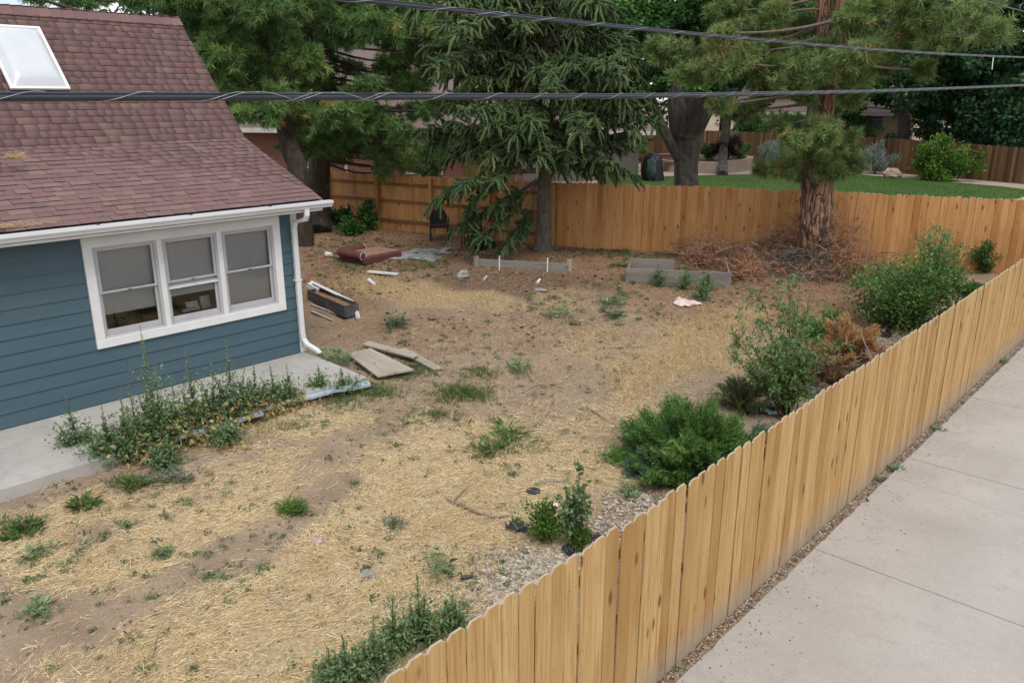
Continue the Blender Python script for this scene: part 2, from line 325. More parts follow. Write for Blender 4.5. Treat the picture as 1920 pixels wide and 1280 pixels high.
# ================================================================== SETTING: ground
def mask(px, py, L):
    m = np.zeros_like(px)
    for x, y, rx, ry, wt, *ang in L:
        a = R(ang[0]) if ang else 0; dx, dy = px-x, py-y
        u = (dx*math.cos(a)+dy*math.sin(a))/rx; v = (-dx*math.sin(a)+dy*math.cos(a))/ry
        m = np.maximum(m, wt*np.clip(1.6-1.3*np.sqrt(u*u+v*v), 0, 1)) if wt > 0 else np.minimum(m, 1+wt*np.clip(1.6-1.3*np.sqrt(u*u+v*v), 0, 1))
    return np.clip(m, 0, 1)
def vn(x, y, s, seed=0):
    """value noise"""
    x = x*s+seed*17.3; y = y*s-seed*9.7; xi = np.floor(x); yi = np.floor(y); fx = x-xi; fy = y-yi
    h = lambda a, b: np.modf(np.abs(np.sin(a*127.1+b*311.7+seed)*43758.5453))[0]
    ux = fx*fx*(3-2*fx); uy = fy*fy*(3-2*fy)
    return (h(xi, yi)*(1-ux)+h(xi+1, yi)*ux)*(1-uy)+(h(xi, yi+1)*(1-ux)+h(xi+1, yi+1)*ux)*uy
def fbm(x, y, s, seed=0): return .5*vn(x, y, s, seed)+.3*vn(x, y, s*2.1, seed+1)+.2*vn(x, y, s*4.3, seed+2)
STRAW = [(330, 1030, 420, 120, 1), (650, 1000, 420, 190, 1), (700, 1180, 420, 200, 1), (130, 1010, 260, 110, .9), (430, 1230, 330, 120, .9), (900, 880, 260, 120, .95), (1040, 900, 160, 90, .9),
         (600, 800, 160, 40, .9), (1080, 780, 200, 60, .5), (130, 1240, 200, 60, .5)]
STRAW_OFF = [(330, 1090, 330, 30, -.95, -29), (120, 1180, 190, 62, -.9, -22), (660, 830, 170, 34, -.85, -33), (90, 905, 170, 45, -1, -15), (500, 1030, 150, 26, -.8, -33), (150, 1000, 80, 30, -.7, -25), (600, 930, 110, 28, -.8, -25)]
GOLD = [(760, 545, 160, 26, 1, 6), (880, 560, 110, 22, 1, 4), (1310, 650, 130, 70, .9, -20), (1220, 700, 120, 60, .8, -20), (1400, 600, 70, 30, .9), (1060, 560, 80, 22, .6), (1130, 640, 120, 50, .5)]
LIT = [(760, 470, 330, 60, 1), (1100, 500, 420, 60, 1), (1450, 560, 320, 70, 1), (760, 620, 200, 55, .6), (1000, 610, 260, 60, .45), (640, 520, 120, 90, .9), (1600, 560, 140, 60, 1)]
SOILB = [(1000, 535, 190, 30, 1, 3), (860, 530, 60, 18, .9)]
def fields(x, y):
    z = gz(x, y); px, py = proj(np.stack([x, y, z], -1))
    j = 60*(fbm(x, y, .9, 3)-.5); px2 = px+j; py2 = py+.6*j
    st = mask(px2, py2, STRAW); st = np.minimum(st, np.where(st >= 0, mask_off(px2, py2), 1)); n = fbm(x, y, 1.6, 5)
    st = np.clip(st*1.5-(1-n)*.85, 0, 1)
    go = np.clip(mask(px2, py2, GOLD)*1.4-(1-fbm(x, y, 2.2, 8))*.7, 0, 1)
    li = np.clip(mask(px2, py2, LIT)*1.3-(1-fbm(x, y, 1.9, 9))*.45, 0, 1); so_ = mask(px2, py2, SOILB)
    return st, go, li, so_
def mask_off(px, py):
    m = np.ones_like(px)
    for x, y, rx, ry, wt, *ang in STRAW_OFF:
        a = R(ang[0]) if ang else 0; dx, dy = px-x, py-y
        u = (dx*math.cos(a)+dy*math.sin(a))/rx; v = (-dx*math.sin(a)+dy*math.cos(a))/ry
        m = np.minimum(m, 1+wt*np.clip(1.7-1.4*np.sqrt(u*u+v*v), 0, 1))
    return m
gx = np.concatenate([[-1500, -600, -250, -120, -70, -45, -34], np.arange(-27, -2.55, .085), [-2.4, -1.5, 0, 3, 10, 40, 200, 1500]])
gy = np.concatenate([[-1500, -300, -60, -15, -6, -2], np.arange(0, 24.2, .085), [26, 29, 33, 38, 45, 55, 70, 100, 200, 600, 1500]])
GX, GY = np.meshgrid(gx, gy); GZ = np.where((GX > -27.1) & (GX < -2.9) & (GY > -.1) & (GY < 24.3), gz(GX, GY), terr(GX, GY))
GZ = np.where(GX > -2.62, -.06, GZ)
nx_, ny_ = len(gx), len(gy); ii = (np.arange(ny_-1)[:, None]*nx_+np.arange(nx_-1)[None, :]).ravel()
gme = npmesh('ground', np.stack([GX, GY, GZ], -1).reshape(-1, 3), np.stack([ii, ii+1, ii+1+nx_, ii+nx_], 1), smooth=True)
inside = (GX > -27.1) & (GX < -2.5) & (GY > 0) & (GY < 24.3)
fs = fields(np.where(inside, GX, -10).ravel(), np.where(inside, GY, 10).ravel())
for nm, a in zip(('straw', 'gold', 'litter', 'soil'), fs):
    at = gme.attributes.new(nm, 'FLOAT', 'POINT'); at.data.foreach_set('value', np.where(inside.ravel(), a, 0).astype(np.float32))
m, t, p = newmat('yard_ground'); v = coords(t, (1, 1, 1), False)
n1 = noise(t, v, 1.4, 6, .65); n2 = noise(t, v, 22, 5, .7); n3 = noise(t, v, 70, 3, .7)
c = ramp(t, n1, [(.3, (.245, .18, .125)), (.5, (.315, .24, .172)), (.7, (.38, .3, .22))]); c = mixc(t, ramp(t, n2, [(.35, (.55, .55, .55)), (.55, (0, 0, 0))]), c, (.22, .15, .09))
def at_(n): return nd(t, 'ShaderNodeAttribute', attribute_name=n).outputs['Fac']
c = mixc(t, at_('litter'), c, ramp(t, n2, [(.3, (.165, .098, .06)), (.52, (.29, .18, .112)), (.72, (.38, .26, .17))]))
c = mixc(t, at_('soil'), c, ramp(t, n2, [(.3, (.13, .085, .06)), (.7, (.2, .14, .1))]))
c = mixc(t, at_('gold'), c, ramp(t, n3, [(.3, (.32, .23, .135)), (.7, (.5, .39, .25))]))
c = mixc(t, at_('straw'), c, ramp(t, n2, [(.3, (.27, .2, .125)), (.5, (.43, .33, .2)), (.7, (.62, .5, .31))]))
c = mixc(t, ramp(t, n3, [(.35, (.35, .35, .35)), (.5, (0, 0, 0))]), c, (.17, .12, .085))
t.links.new(c, p.inputs['Base Color']); p.inputs['Roughness'].default_value = .95; p.inputs['Specular IOR Level'].default_value = .15
bump(t, p, n2, .7, .03); MT['ground'] = m
gme.materials.append(m); g_o = link('ground', gme); tag(g_o, kind='structure')

# ---- sidewalk of concrete slabs
m, t, p = newmat('sidewalk_concrete'); v = coords(t, (1, 1, 1), False)
n1 = noise(t, v, .8, 5, .6); n2 = noise(t, v, 90, 3, .6); n4 = noise(t, v, 3.2, 5, .7)
c = ramp(t, n1, [(.3, (.355, .328, .298)), (.5, (.415, .385, .352)), (.72, (.465, .433, .398))])
c = mixc(t, ramp(t, n4, [(.48, (0, 0, 0)), (.72, (.6, .6, .6))]), c, (.31, .275, .25))
c = mixc(t, ramp(t, n2, [(.33, (.5, .5, .5)), (.5, (0, 0, 0))]), c, (.28, .235, .2)); c = mixc(t, ramp(t, noise(t, v, 14, 4, .7), [(.55, (0, 0, 0)), (.75, (.35, .35, .35))]), c, (.52, .48, .45))
vo = nd(t, 'ShaderNodeTexVoronoi'); vo.inputs['Scale'].default_value = 2.3; t.links.new(v, vo.inputs['Vector'])
c = mixc(t, ramp(t, vo.outputs['Distance'], [(.035, (.8, .8, .8)), (.06, (0, 0, 0))]), c, (.13, .1, .09))
t.links.new(c, p.inputs['Base Color']); p.inputs['Roughness'].default_value = .9; p.inputs['Specular IOR Level'].default_value = .2; bump(t, p, n2, .25, .004)
MT['walk'] = m
walk = empty('sidewalk', (0, 0, 0)); tag(walk, kind='structure')
XS = -2.695
def slab(y0, y1, crack0=None, crack1=None):
    """a concrete slab; its left edge is slightly chipped; optional ragged ends"""
    b = MB(); n = 26; lr = np.random.default_rng(int(abs(y0)*100)+3)
    le = [(XS+max(0, lr.normal(0, .006))+(.05*lr.random() if lr.random() < .06 else 0), y) for y in np.linspace(y0, y1, n)]
    xs = np.linspace(XS, 3.2, 30)
    e0 = [(x, y0+(crack0(x) if crack0 else 0)) for x in xs[1:]]; e1 = [(x, y1+(crack1(x) if crack1 else 0)) for x in xs[1:]]
    le[0] = (le[0][0], y0+(crack0(XS) if crack0 else 0)); le[-1] = (le[-1][0], y1+(crack1(XS) if crack1 else 0))
    ring = le[::-1]+e0+e1[::-1]; k = len(ring)
    V = [(x, y, .03) for x, y in ring]+[(x, y, -.1) for x, y in ring]
    b.add(V, [tuple(range(k))]+[((i+1) % k, i, k+i, k+(i+1) % k) for i in range(k)])
    return b.build('concrete_slab', MT['walk'], walk)
cr = lambda x: .05*math.sin(x*2.1)+.02*math.sin(x*9)+.012*math.sin(x*23)
js = [-4.55, -1.49, 1.56, 4.61, 7.66, 10.70, 13.75, 16.8, 19.85, 22.9, 26]
for a, b_ in zip(js[:-1], js[1:]):
    if a < 9.0 < b_ and a > 7:
        slab(a+.006, 9.93-.0025, None, cr); slab(9.93+.0025, b_-.006, cr, None)
    else: slab(a+.006, b_-.006)

# ---- concrete patio slab by the house
HX = -12.26; HY0, HY1 = -2.0, 7.70
pat = MB(); PXE = -10.28
lr = np.random.default_rng(4)
ring = [(HX-.05, HY0), (PXE, HY0)]+[(PXE+lr.normal(0, .008), y) for y in np.linspace(HY0+.3, 7.5, 26)]+[(PXE-.02, 7.58), (PXE-.9, 7.63), (HX-.05, 7.66)]
k = len(ring); pat.add([(x, y, .15) for x, y in ring]+[(x, y, -.15) for x, y in ring], [tuple(range(k))]+[((i+1) % k, i, k+i, k+(i+1) % k) for i in range(k)])
m, t, p = newmat('patio_concrete'); v = coords(t, (1, 1, 1), False); n1 = noise(t, v, 1.3, 6, .65); n2 = noise(t, v, 60, 3); n5 = noise(t, v, 3.6, 5, .7, .8)
c = ramp(t, n1, [(.3, (.37, .35, .32)), (.6, (.46, .435, .4)), (.75, (.5, .475, .44))])
c = mixc(t, ramp(t, n5, [(.5, (0, 0, 0)), (.68, (.55, .55, .55))]), c, (.27, .28, .29))
t.links.new(c, p.inputs['Base Color']); p.inputs['Roughness'].default_value = .85; bump(t, p, n2, .2, .004); MT['patio'] = m
po = pat.build('patio', m); tag(po, kind='structure')
b = MB(); N = 60; V = []; lr = np.random.default_rng(14)
for i in range(N+1):
    y_ = 4.2+3.36*i/N; j_ = lr.normal(0, .012)
    for (u, z_) in ((-.03, .118), (.012+j_*.3, .112), (.03+j_, .05), (.1+j_*2, .012), (.2, -.05)): V.append((PXE+u, y_, z_))
b.add(V, [(i*5+k, i*5+k+1, i*5+k+6, i*5+k+5) for i in range(N) for k in range(4)]); MT['bank'] = plain('eroded_soil', (.16, .115, .085), (.1, .07, .05), 7, .95, .8, 26, dist=.03)
o = b.build('soil_bank', MT['bank']); tag(o, kind='structure')

# ================================================================== HOUSE
house = empty('house', (HX, 4, 0)); tag(house, 'blue lap-sided house with maroon shingle roof and white trimmed window', 'house')
def hp(o): o.parent = house; o.matrix_parent_inverse = Matrix.Translation((-HX, -4, 0)); return o
WY0, WY1, WZ0, WZ1 = 4.30, 7.52, .0, 0.
q = [onx(151, 446, HX), onx(181, 655, HX), onx(522, 405, HX), onx(535, 580, HX)]
WY0 = (q[0].y+q[1].y)/2; WY1 = (q[2].y+q[3].y)/2; WZ1 = (q[0].z+q[2].z)/2; WZ0 = (q[1].z+q[3].z)/2
EAVE_Z = 2.94; CAS = .13
b = MB()   # structural wall with the window opening, end walls, back wall, ceiling
OY0, OY1, OZ0, OZ1 = WY0+CAS, WY1-CAS, WZ0+CAS, WZ1-CAS-.02
XI = HX-.03
b.b2((XI-.12, HY0, -.1), (XI, OY0, 2.9)); b.b2((XI-.12, OY1, -.1), (XI, HY1-.03, 2.9)); b.b2((XI-.12, OY0, -.1), (XI, OY1, OZ0)); b.b2((XI-.12, OY0, OZ1), (XI, OY1, 2.9))
pr = [(HX-.15, -.1), (HX-.15, 2.9), (-14.27, 3.75), (-16.41, 5.95), (-18.55, 3.75), (-20.6, 2.9), (-20.6, -.1)]
b.extrude(pr, HY1-.18, HY1-.03); b.extrude(pr, HY0, HY0+.12); b.b2((-20.6, HY0+.12, -.1), (-20.45, HY1-.18, 2.9))
hp(b.build('wall', MT['siding']))
b = MB(); b.b2((XI-3.2, 3.2, .3), (XI-3.1, HY1-.2, 2.85)); b.b2((XI-3.2, 3.2, .3), (XI-.13, 3.3, 2.85)); b.b2((XI-3.1, 3.3, .3), (XI-.13, HY1-.19, .36)); b.b2((XI-3.1, 3.3, 2.8), (XI-.13, HY1-.19, 2.85))
hp(b.build('room_interior', MT['dark_room']))
# lap siding: every board its own piece
EXPO = .2075
def sidingboard(y0, y1, z):
    b = MB(); zt = z+EXPO+.012
    b.extrude([(HX-.03+.001, z), (HX+.0, z), (HX-.018, zt), (HX-.03+.001, zt)], y0, y1); return hp(b.build('siding_board', MT['siding'], bevel=.002))
lr = np.random.default_rng(2); z = .165
hx1 = HY1-.115
while z < 2.86:
    za, zb = z, z+EXPO
    if zb <= WZ0+.01 or za >= WZ1-.01: segs = [(HY0, hx1)]
    else: segs = [(HY0, WY0-.003), (WY1+.003, hx1)]
    for a, c_ in segs:
        if c_-a > 5:
            cut = lr.uniform(a+2, c_-2); sidingboard(a, cut-.001, z); sidingboard(cut+.001, c_, z)
        elif c_-a > .02: sidingboard(a, c_, z)
    z += EXPO
b = MB(); b.b2((HX-.03, HY1-.112, .16), (HX+.012, HY1+.006, 2.86)); hp(b.build('corner_board', MT['white'], bevel=.004))

# window
win = hp(empty('window')); win.matrix_parent_inverse = Matrix.Translation((-HX, -4, 0))
def wb(name, a, c_, mat, bev=.003, sm=False):
    b = MB(); b.b2(a, c_); return b.build(name, mat, win, bevel=bev)
X0 = HX+.028
wb('casing', (HX-.03, WY0, WZ1-CAS-.02), (X0, WY1, WZ1), MT['white']); wb('casing', (HX-.03, WY0, WZ0), (X0, WY1, WZ0+CAS), MT['white'])
wb('casing', (HX-.03, WY0, WZ0+CAS), (X0-.002, WY0+CAS, WZ1-CAS-.02), MT['white']); wb('casing', (HX-.03, WY1-CAS, WZ0+CAS), (X0-.002, WY1, WZ1-CAS-.02), MT['white'])
uw = (OY1-OY0)/3; FR = .035
m, t, p = newmat('window_glass'); gl = nd(t, 'ShaderNodeBsdfGlossy'); gl.inputs['Roughness'].default_value = .03; trn = nd(t, 'ShaderNodeBsdfTransparent')
trn.inputs['Color'].default_value = (.94, .95, .95, 1); fr = nd(t, 'ShaderNodeFresnel'); fr.inputs['IOR'].default_value = 1.6; ms = nd(t, 'ShaderNodeMixShader')
t.links.new(fr.outputs[0], ms.inputs[0]); t.links.new(trn.outputs[0], ms.inputs[1]); t.links.new(gl.outputs[0], ms.inputs[2]); t.links.new(ms.outputs[0], t.nodes['Material Output'].inputs['Surface']); MT['glass'] = m
zmid = OZ0+(OZ1-OZ0)*.49
for i in range(3):
    y0 = OY0+i*uw; y1 = y0+uw
    if i: wb('mullion', (HX-.1, y0-.04, OZ0+.001), (HX+.012, y0+.04, OZ1-.001), MT['white'])
    ya, yb = y0+(.041 if i else .001), y1-(.041 if i < 2 else .001)
    b = MB()                                             # jamb liner
    b.b2((HX-.11, ya, OZ0), (HX-.012, ya+FR, OZ1)); b.b2((HX-.11, yb-FR, OZ0), (HX-.012, yb, OZ1)); b.b2((HX-.11, ya+FR, OZ1-FR), (HX-.012, yb-FR, OZ1)); b.b2((HX-.11, ya+FR, OZ0), (HX-.02, yb-FR, OZ0+.03))
    b.build('jamb', MT['sash'], win, bevel=.003)
    open_ = .085 if i == 1 else 0
    for nm, xa, xb, za, zb in (('upper_sash', HX-.062, HX-.03, zmid-.005, OZ1-FR-.002), ('lower_sash', HX-.098, HX-.066, OZ0+.032, zmid+.03-open_)):
        ka, kb = ya+FR+.002, yb-FR-.002; b = MB(); s = .042
        bot = .085 if nm == 'lower_sash' else .035
        b.b2((xa, ka, za), (xb, ka+s, zb)); b.b2((xa, kb-s, za), (xb, kb, zb)); b.b2((xa, ka+s, zb-.035), (xb, kb-s, zb)); b.b2((xa, ka+s, za), (xb, kb-s, za+bot))
        b.build(nm, MT['sash'], win, bevel=.004)
        b = MB(); b.b2(((xa+xb)/2-.003, ka+s, za+bot), ((xa+xb)/2+.003, kb-s, zb-.035)); b.build('pane', MT['glass'], win)
    if i == 1: wb('rail_strip', (HX-.064, ya+FR+.002, zmid-.105), (HX-.02, yb-FR-.002, zmid-.08), MT['white'])
    wb('latch', (HX-.03, (ya+yb)/2-.035, zmid+.002), (HX-.012, (ya+yb)/2+.035, zmid+.014), MT['trough'])
    drop = [.30, .40, .02][i]
    wb('roller_blind', (HX-.135, ya+.01, OZ0+drop+.05), (HX-.13, yb-.01, OZ1-.01), MT['blind'], 0); wb('blind_hem', (HX-.137, ya+.01, OZ0+drop+.03), (HX-.126, yb-.01, OZ0+drop+.05), MT['blind'])
b = MB(); yc = OY0+uw*1.62
b.box((HX-.42, yc, OZ0+.14), (.16, .2, .02), 0, R(55)); b.box((HX-.40, yc+.22, OZ0+.17), (.02, .18, .22), R(14), R(-12)); b.box((HX-.33, yc-.1, OZ0+.12), (.06, .3, .02), R(25), R(15))
o = b.build('paper_packaging', MT['paper']); tag(o, 'white cardboard packaging standing inside behind the middle window', 'packaging')
b = MB(); b.b2((HX-.75, OY0+uw*.9, .36), (HX-.25, OY1-.25, OZ0+.075)); o = b.build('cabinet', MT['stem_brown'], bevel=.01); tag(o, 'low brown cabinet inside the house below the window blind', 'cabinet')
# ---- roof: deck, shingles, ridge
RY0, RY1 = HY0-.3, 8.0
PE = Vector((-11.86, 0, 2.93)); PB = Vector((-14.27, 0, 3.88)); PR = Vector((-16.41, 0, 6.10))
roof = hp(empty('roof')); roof.matrix_parent_inverse = Matrix.Translation((-HX, -4, 0))
b = MB()
prof = [(-11.87, 2.88), (-14.27, 3.85), (-16.41, 6.06), (-18.55, 3.85), (-20.95, 2.88), (-20.95, 2.78), (-18.5, 3.73), (-16.41, 5.9), (-14.3, 3.73), (-11.87, 2.78)]
# build as strips so the concave profile caps cleanly
for (a, c_, d, e) in ((0, 1, 8, 9), (1, 2, 7, 8), (2, 3, 6, 7), (3, 4, 5, 6)):
    P_ = [prof[a], prof[c_], prof[d], prof[e]]; b.extrude(P_[::-1], RY0+.02, RY1-.02)
b.build('deck', MT['soffit'], roof)
b = MB()
for (a, c_) in ((PE, PB), (PB, PR)):
    for yy in (RY0-.004, RY1-.018):
        P_ = [(a.x, a.z-.01), (c_.x, c_.z-.01), (c_.x, c_.z-.16), (a.x, a.z-.16)]; b.extrude(P_[::-1], yy, yy+.022)
b.build('rake_board', MT['white'], roof)
def shinglemat(name, src):
    m, t, p = newmat(name)
    if src == 'obj': f = nd(t, 'ShaderNodeObjectInfo').outputs['Random']
    else: f = nd(t, 'ShaderNodeAttribute', attribute_name='tint').outputs['Fac']
    c = ramp(t, f, [(a, tuple(x*1.3*.6+.4*mn for x, mn in zip(q, (.19, .118, .113)))) for a, q in [(0, (.125, .08, .077)), (.2, (.14, .09, .087)), (.4, (.155, .095, .092)), (.55, (.175, .09, .088)), (.68, (.13, .09, .09)), (.82, (.185, .12, .108)), (.93, (.21, .145, .12)), (1, (.16, .08, .08))]])
    v = coords(t, (1, 1, 1), False, 'Object'); gp = nd(t, 'ShaderNodeNewGeometry')
    n = noise(t, gp.outputs['Position'], 120, 3, .7); n0 = noise(t, gp.outputs['Position'], .7, 4)
    c = mixc(t, ramp(t, n, [(.35, (.45, .45, .45)), (.55, (0, 0, 0))]), c, (.075, .04, .04)); c = mixc(t, ramp(t, n0, [(.4, (0, 0, 0)), (.75, (.3, .3, .3))]), c, (.2, .125, .11))
    t.links.new(c, p.inputs['Base Color']); p.inputs['Roughness'].default_value = .92; p.inputs['Specular IOR Level'].default_value = .2; bump(t, p, n, .4, .004); return m
MT['sh_o'] = shinglemat('shingle_granules', 'obj'); MT['sh_a'] = shinglemat('shingle_granules_field', 'attr')
MT['butt'] = plain('asphalt_cut_edge', (.02, .014, .013), (.03, .02, .02), 9, .9, 0)
SKY_Y0, SKY_Y1 = 3.0, 4.62
def tabverts(thick, L):
    # local: x up the slope, y along the eave (unit width), z normal
    return [(0, -.5, 0), (0, .5, 0), (L, .5, 0), (L, -.5, 0), (0, -.5, thick), (0, .5, thick), (L, .5, .002), (L, -.5, .002)]
TF = [(4, 7, 6, 5)[::-1], (0, 4, 5, 1)[::-1], (0, 3, 7, 4)[::-1], (1, 5, 6, 2)[::-1]]
TABM = []
for th in (.008, .012, .0155):
    b = MB(); b.v = tabverts(th, .2); b.m = 0; b.f = list(TF); b.mi = [0, 1, 1, 1]; TABM.append(b.mesh('shingle', [MT['sh_o'], MT['butt']]))
fv = []; ff = []; ft = []; fm = []; cand = []
lr = np.random.default_rng(21); EX = .144
for (A, B_, side) in ((PE, PB, 1), (PB, PR, 1), (Vector((-20.96, 0, 2.93)), Vector((-18.55, 0, 3.88)), -1), (Vector((-18.55, 0, 3.88)), PR, -1)):
    L = (B_-A).length; d = (B_-A)/L; ang = math.atan2(d.z, abs(d.x)); n = int(L/EX+.5); ex = L/n
    for i in range(n):
        s = i*ex; y = RY0-.03-lr.random()*.2
        while y < RY1+.012:
            wd = lr.choice([.13, .17, .2, .24, .3]); y2 = min(y+wd, RY1+.012); yc, wd2 = (max(y, RY0)+y2)/2, y2-max(y, RY0); y = y2
            if wd2 < .02: continue
            P0 = A+d*s; cand.append((side, P0, yc, wd2, ang, int(lr.integers(0, 3)), lr.random(), i))
vis = sorted([c_ for c_ in cand if c_[0] == 1 and c_[2] > 3.05], key=lambda c_: (c_[1].x-0)**2+c_[2]**2+(c_[1].z-4.6)**2)
top = set(id(c_) for c_ in vis[:300])
for cnd in cand:
    side, P0, yc, wd, ang, ti, rv, i = cnd
    M = Matrix.Translation((P0.x, yc, P0.z+.004)) @ Matrix.Rotation(0 if side < 0 else math.pi, 4, 'Z') @ Matrix.Rotation(-ang, 4, 'Y') @ Matrix.Diagonal((1, wd-.004, 1, 1))
    if id(cnd) in top:
        o = link('shingle', TABM[ti], None, roof); o.matrix_local = M
    else:
        k = len(fv); fv += [tuple(M @ Vector(p)) for p in tabverts((.008, .012, .0155)[ti], .2)]; ff += [tuple(j+k for j in f) for f in TF]; ft += [rv]*4; fm += [0, 1, 1, 1]
me = npmesh('shingle_field', fv, ff, ft, [MT['sh_a'], MT['butt']], fm); o = link('shingle_field', me, None, roof); tag(o, kind='stuff')
b = MB(); b.v = [(-.17, 0, -.145), (0, 0, .03), (.17, 0, -.145), (-.17, .3, -.17), (0, .3, .0), (.17, .3, -.17), (-.17, 0, -.185), (0, 0, -.008), (.17, 0, -.185)]
b.f = [(0, 1, 4, 3), (1, 2, 5, 4), (0, 6, 7, 1), (1, 7, 8, 2)]; b.mi = [0, 0, 1, 1]; capm = b.mesh('ridge_cap', [MT['sh_o'], MT['butt']])
y = RY1+.01
while y > RY0:
    link('ridge_cap', capm, None, roof, (PR.x, y, PR.z+.03), (0, 0, 0)).scale = (1, -1, 1); y -= .2
# skylight
sky_ = hp(empty('skylight')); sky_.matrix_parent_inverse = Matrix.Translation((-HX, -4, 0))
d = (PR-PB).normalized(); nn = Vector((-d.z, 0, d.x)); nn = nn if nn.z > 0 else -nn
def rp_(s, y, h): q = PB+d*s+nn*h; return Vector((q.x, y, q.z))
def hit(px, py, h=.14):
    r = Vector(ray(px, py)); o_ = Vector(CP); pp = PB+nn*h; tt = (pp-o_).dot(nn)/r.dot(nn); P_ = o_+r*tt; return (P_-pp).dot(d), P_.y
k1, k2, k3 = hit(76, 50), hit(131, 166), hit(35, 166); s0, s1 = (k2[0]+k3[0])/2, k1[0]; y1s = (k1[1]+k2[1])/2; y0s = k3[1]
if y1s-y0s < .9: y0s = y1s-.9
SK = Matrix(((d.x, 0, nn.x, PB.x), (0, 1, 0, 0), (d.z, 0, nn.z, PB.z), (0, 0, 0, 1)))
def skb(name, boxes, mat, bev=.004):
    b = MB()
    for a, c_ in boxes: b.b2(a, c_)
    o = b.build(name, mat, sky_, bevel=bev); o.matrix_local = SK; return o
fw_ = .05
skb('curb', [((s0+.02, y0s+.02, -.02), (s1-.02, y0s+.05, .1)), ((s0+.02, y1s-.05, -.02), (s1-.02, y1s-.02, .1)), ((s0+.02, y0s+.05, -.02), (s0+.05, y1s-.05, .1)), ((s1-.05, y0s+.05, -.02), (s1-.02, y1s-.05, .1))], MT['trough'])
skb('frame', [((s0, y0s, .1), (s1, y0s+fw_, .14)), ((s0, y1s-fw_, .1), (s1, y1s, .14)), ((s0, y0s+fw_, .1), (s0+fw_, y1s-fw_, .14)), ((s1-fw_, y0s+fw_, .1), (s1, y1s-fw_, .14))], MT['white'])
N = 14; V = []; F = []
for i in range(N+1):
    for j in range(N+1):
        u, v_ = i/N, j/N; hgt = .125+.13*((1-(2*u-1)**4)*(1-(2*v_-1)**4))**.6
        V.append((s0+fw_+(s1-s0-2*fw_)*u, y0s+fw_+(y1s-y0s-2*fw_)*v_, hgt))
for i in range(N):
    for j in range(N): F.append((i*(N+1)+j, (i+1)*(N+1)+j, (i+1)*(N+1)+j+1, i*(N+1)+j+1))
b = MB(); b.add(V, F); o = b.build('dome', MT['skylight'], sky_, smooth=True); o.matrix_local = SK
# roof vent stub with needles at the left edge
vp = hit(2, 293, 0)
b = MB(); q = onx(0, 297, -13.45); b.tube([(q.x, q.y-.06, q.z-.12), (q.x, q.y-.06, q.z+.1)], [.05, .05], 10); hp(b.build('vent_pipe', MT['maroon']))
# gutter
GXO = -11.86; gut = [(GXO-.015, 2.91), (GXO-.015, 2.80), (GXO+.07, 2.80), (GXO+.085, 2.835), (GXO+.115, 2.87), (GXO+.115, 2.912), (GXO+.100, 2.912), (GXO+.100, 2.875), (GXO+.065, 2.84), (GXO+.06, 2.812), (GXO-.003, 2.812), (GXO-.003, 2.91)]
b = MB(); n = len(gut)
V = [(x, RY0, z) for x, z in gut]+[(x, RY1+.15, z) for x, z in gut]; b.add(V, [((i+1) % n, i, n+i, n+(i+1) % n) for i in range(n)])
cap = [(GXO-.015, 2.91), (GXO-.015, 2.80), (GXO+.07, 2.80), (GXO+.085, 2.835), (GXO+.115, 2.87), (GXO+.115, 2.912)]
b.extrude(cap, RY1+.15, RY1+.155); b.extrude(cap, RY0-.005, RY0); hp(b.build('gutter', MT['gutter']))
b = MB(); b.b2((GXO-.05, RY0, 2.74), (GXO-.016, RY1, 2.9)); hp(b.build('fascia', MT['white']))
b = MB(); b.b2((HX-.02, RY0, 2.855), (GXO-.052, RY1-.02, 2.868)); hp(b.build('soffit', MT['soffit']))
for yy in np.arange(2.9, 8.1, 1.35):
    b = MB(); b.tube([(GXO-.01, yy, 2.917), (GXO+.113, yy, 2.917)], .008, 6); hp(b.build('gutter_hanger', MT['trough']))
# downspout
dy = HY1-.06; b = MB()
path = [(GXO+.05, dy+.0, 2.8), (GXO+.05, dy, 2.7), (GXO+.0, dy, 2.62), (HX+.12, dy-.02, 2.56), (HX+.07, dy-.03, 2.45), (HX+.065, dy-.03, 1.4), (HX+.065, dy-.03, .55), (HX+.07, dy-.02, .42), (HX+.14, dy+.0, .33), (HX+.30, dy+.05, .265), (HX+.36, dy+.07, .235), (HX+.39, dy+.09, .19)]
V = []; F = []; n = 8
def rect(pth, w_, h_):
    b_ = MB(); P = [Vector(p) for p in pth]; V = []; F = []
    for i, p in enumerate(P):
        d_ = (P[min(i+1, len(P)-1)]-P[max(i-1, 0)]).normalized(); s_ = Vector((0, 1, 0)); u = d_.cross(s_).normalized(); r_ = .012
        for x, y in ((-w_+r_, -h_), (w_-r_, -h_), (w_, -h_+r_), (w_, h_-r_), (w_-r_, h_), (-w_+r_, h_), (-w_, h_-r_), (-w_, -h_+r_)): V.append(p+s_*x+u*y)
    for i in range(len(P)-1):
        for k_ in range(8): F.append((i*8+k_, i*8+(k_+1) % 8, (i+1)*8+(k_+1) % 8, (i+1)*8+k_))
    b_.add(V, F+[tuple(range(8))[::-1]]); return b_
ds = hp(rect(path[:7], .045, .033).build('downspout', MT['gutter']))
rect(path[6:], .047, .035).build('elbow', MT['gutter'], ds)
b = MB(); b.b2((HX+.0, dy-.09, 1.5), (HX+.102, dy+.03, 1.53)); b.build('strap', MT['gutter'], ds)

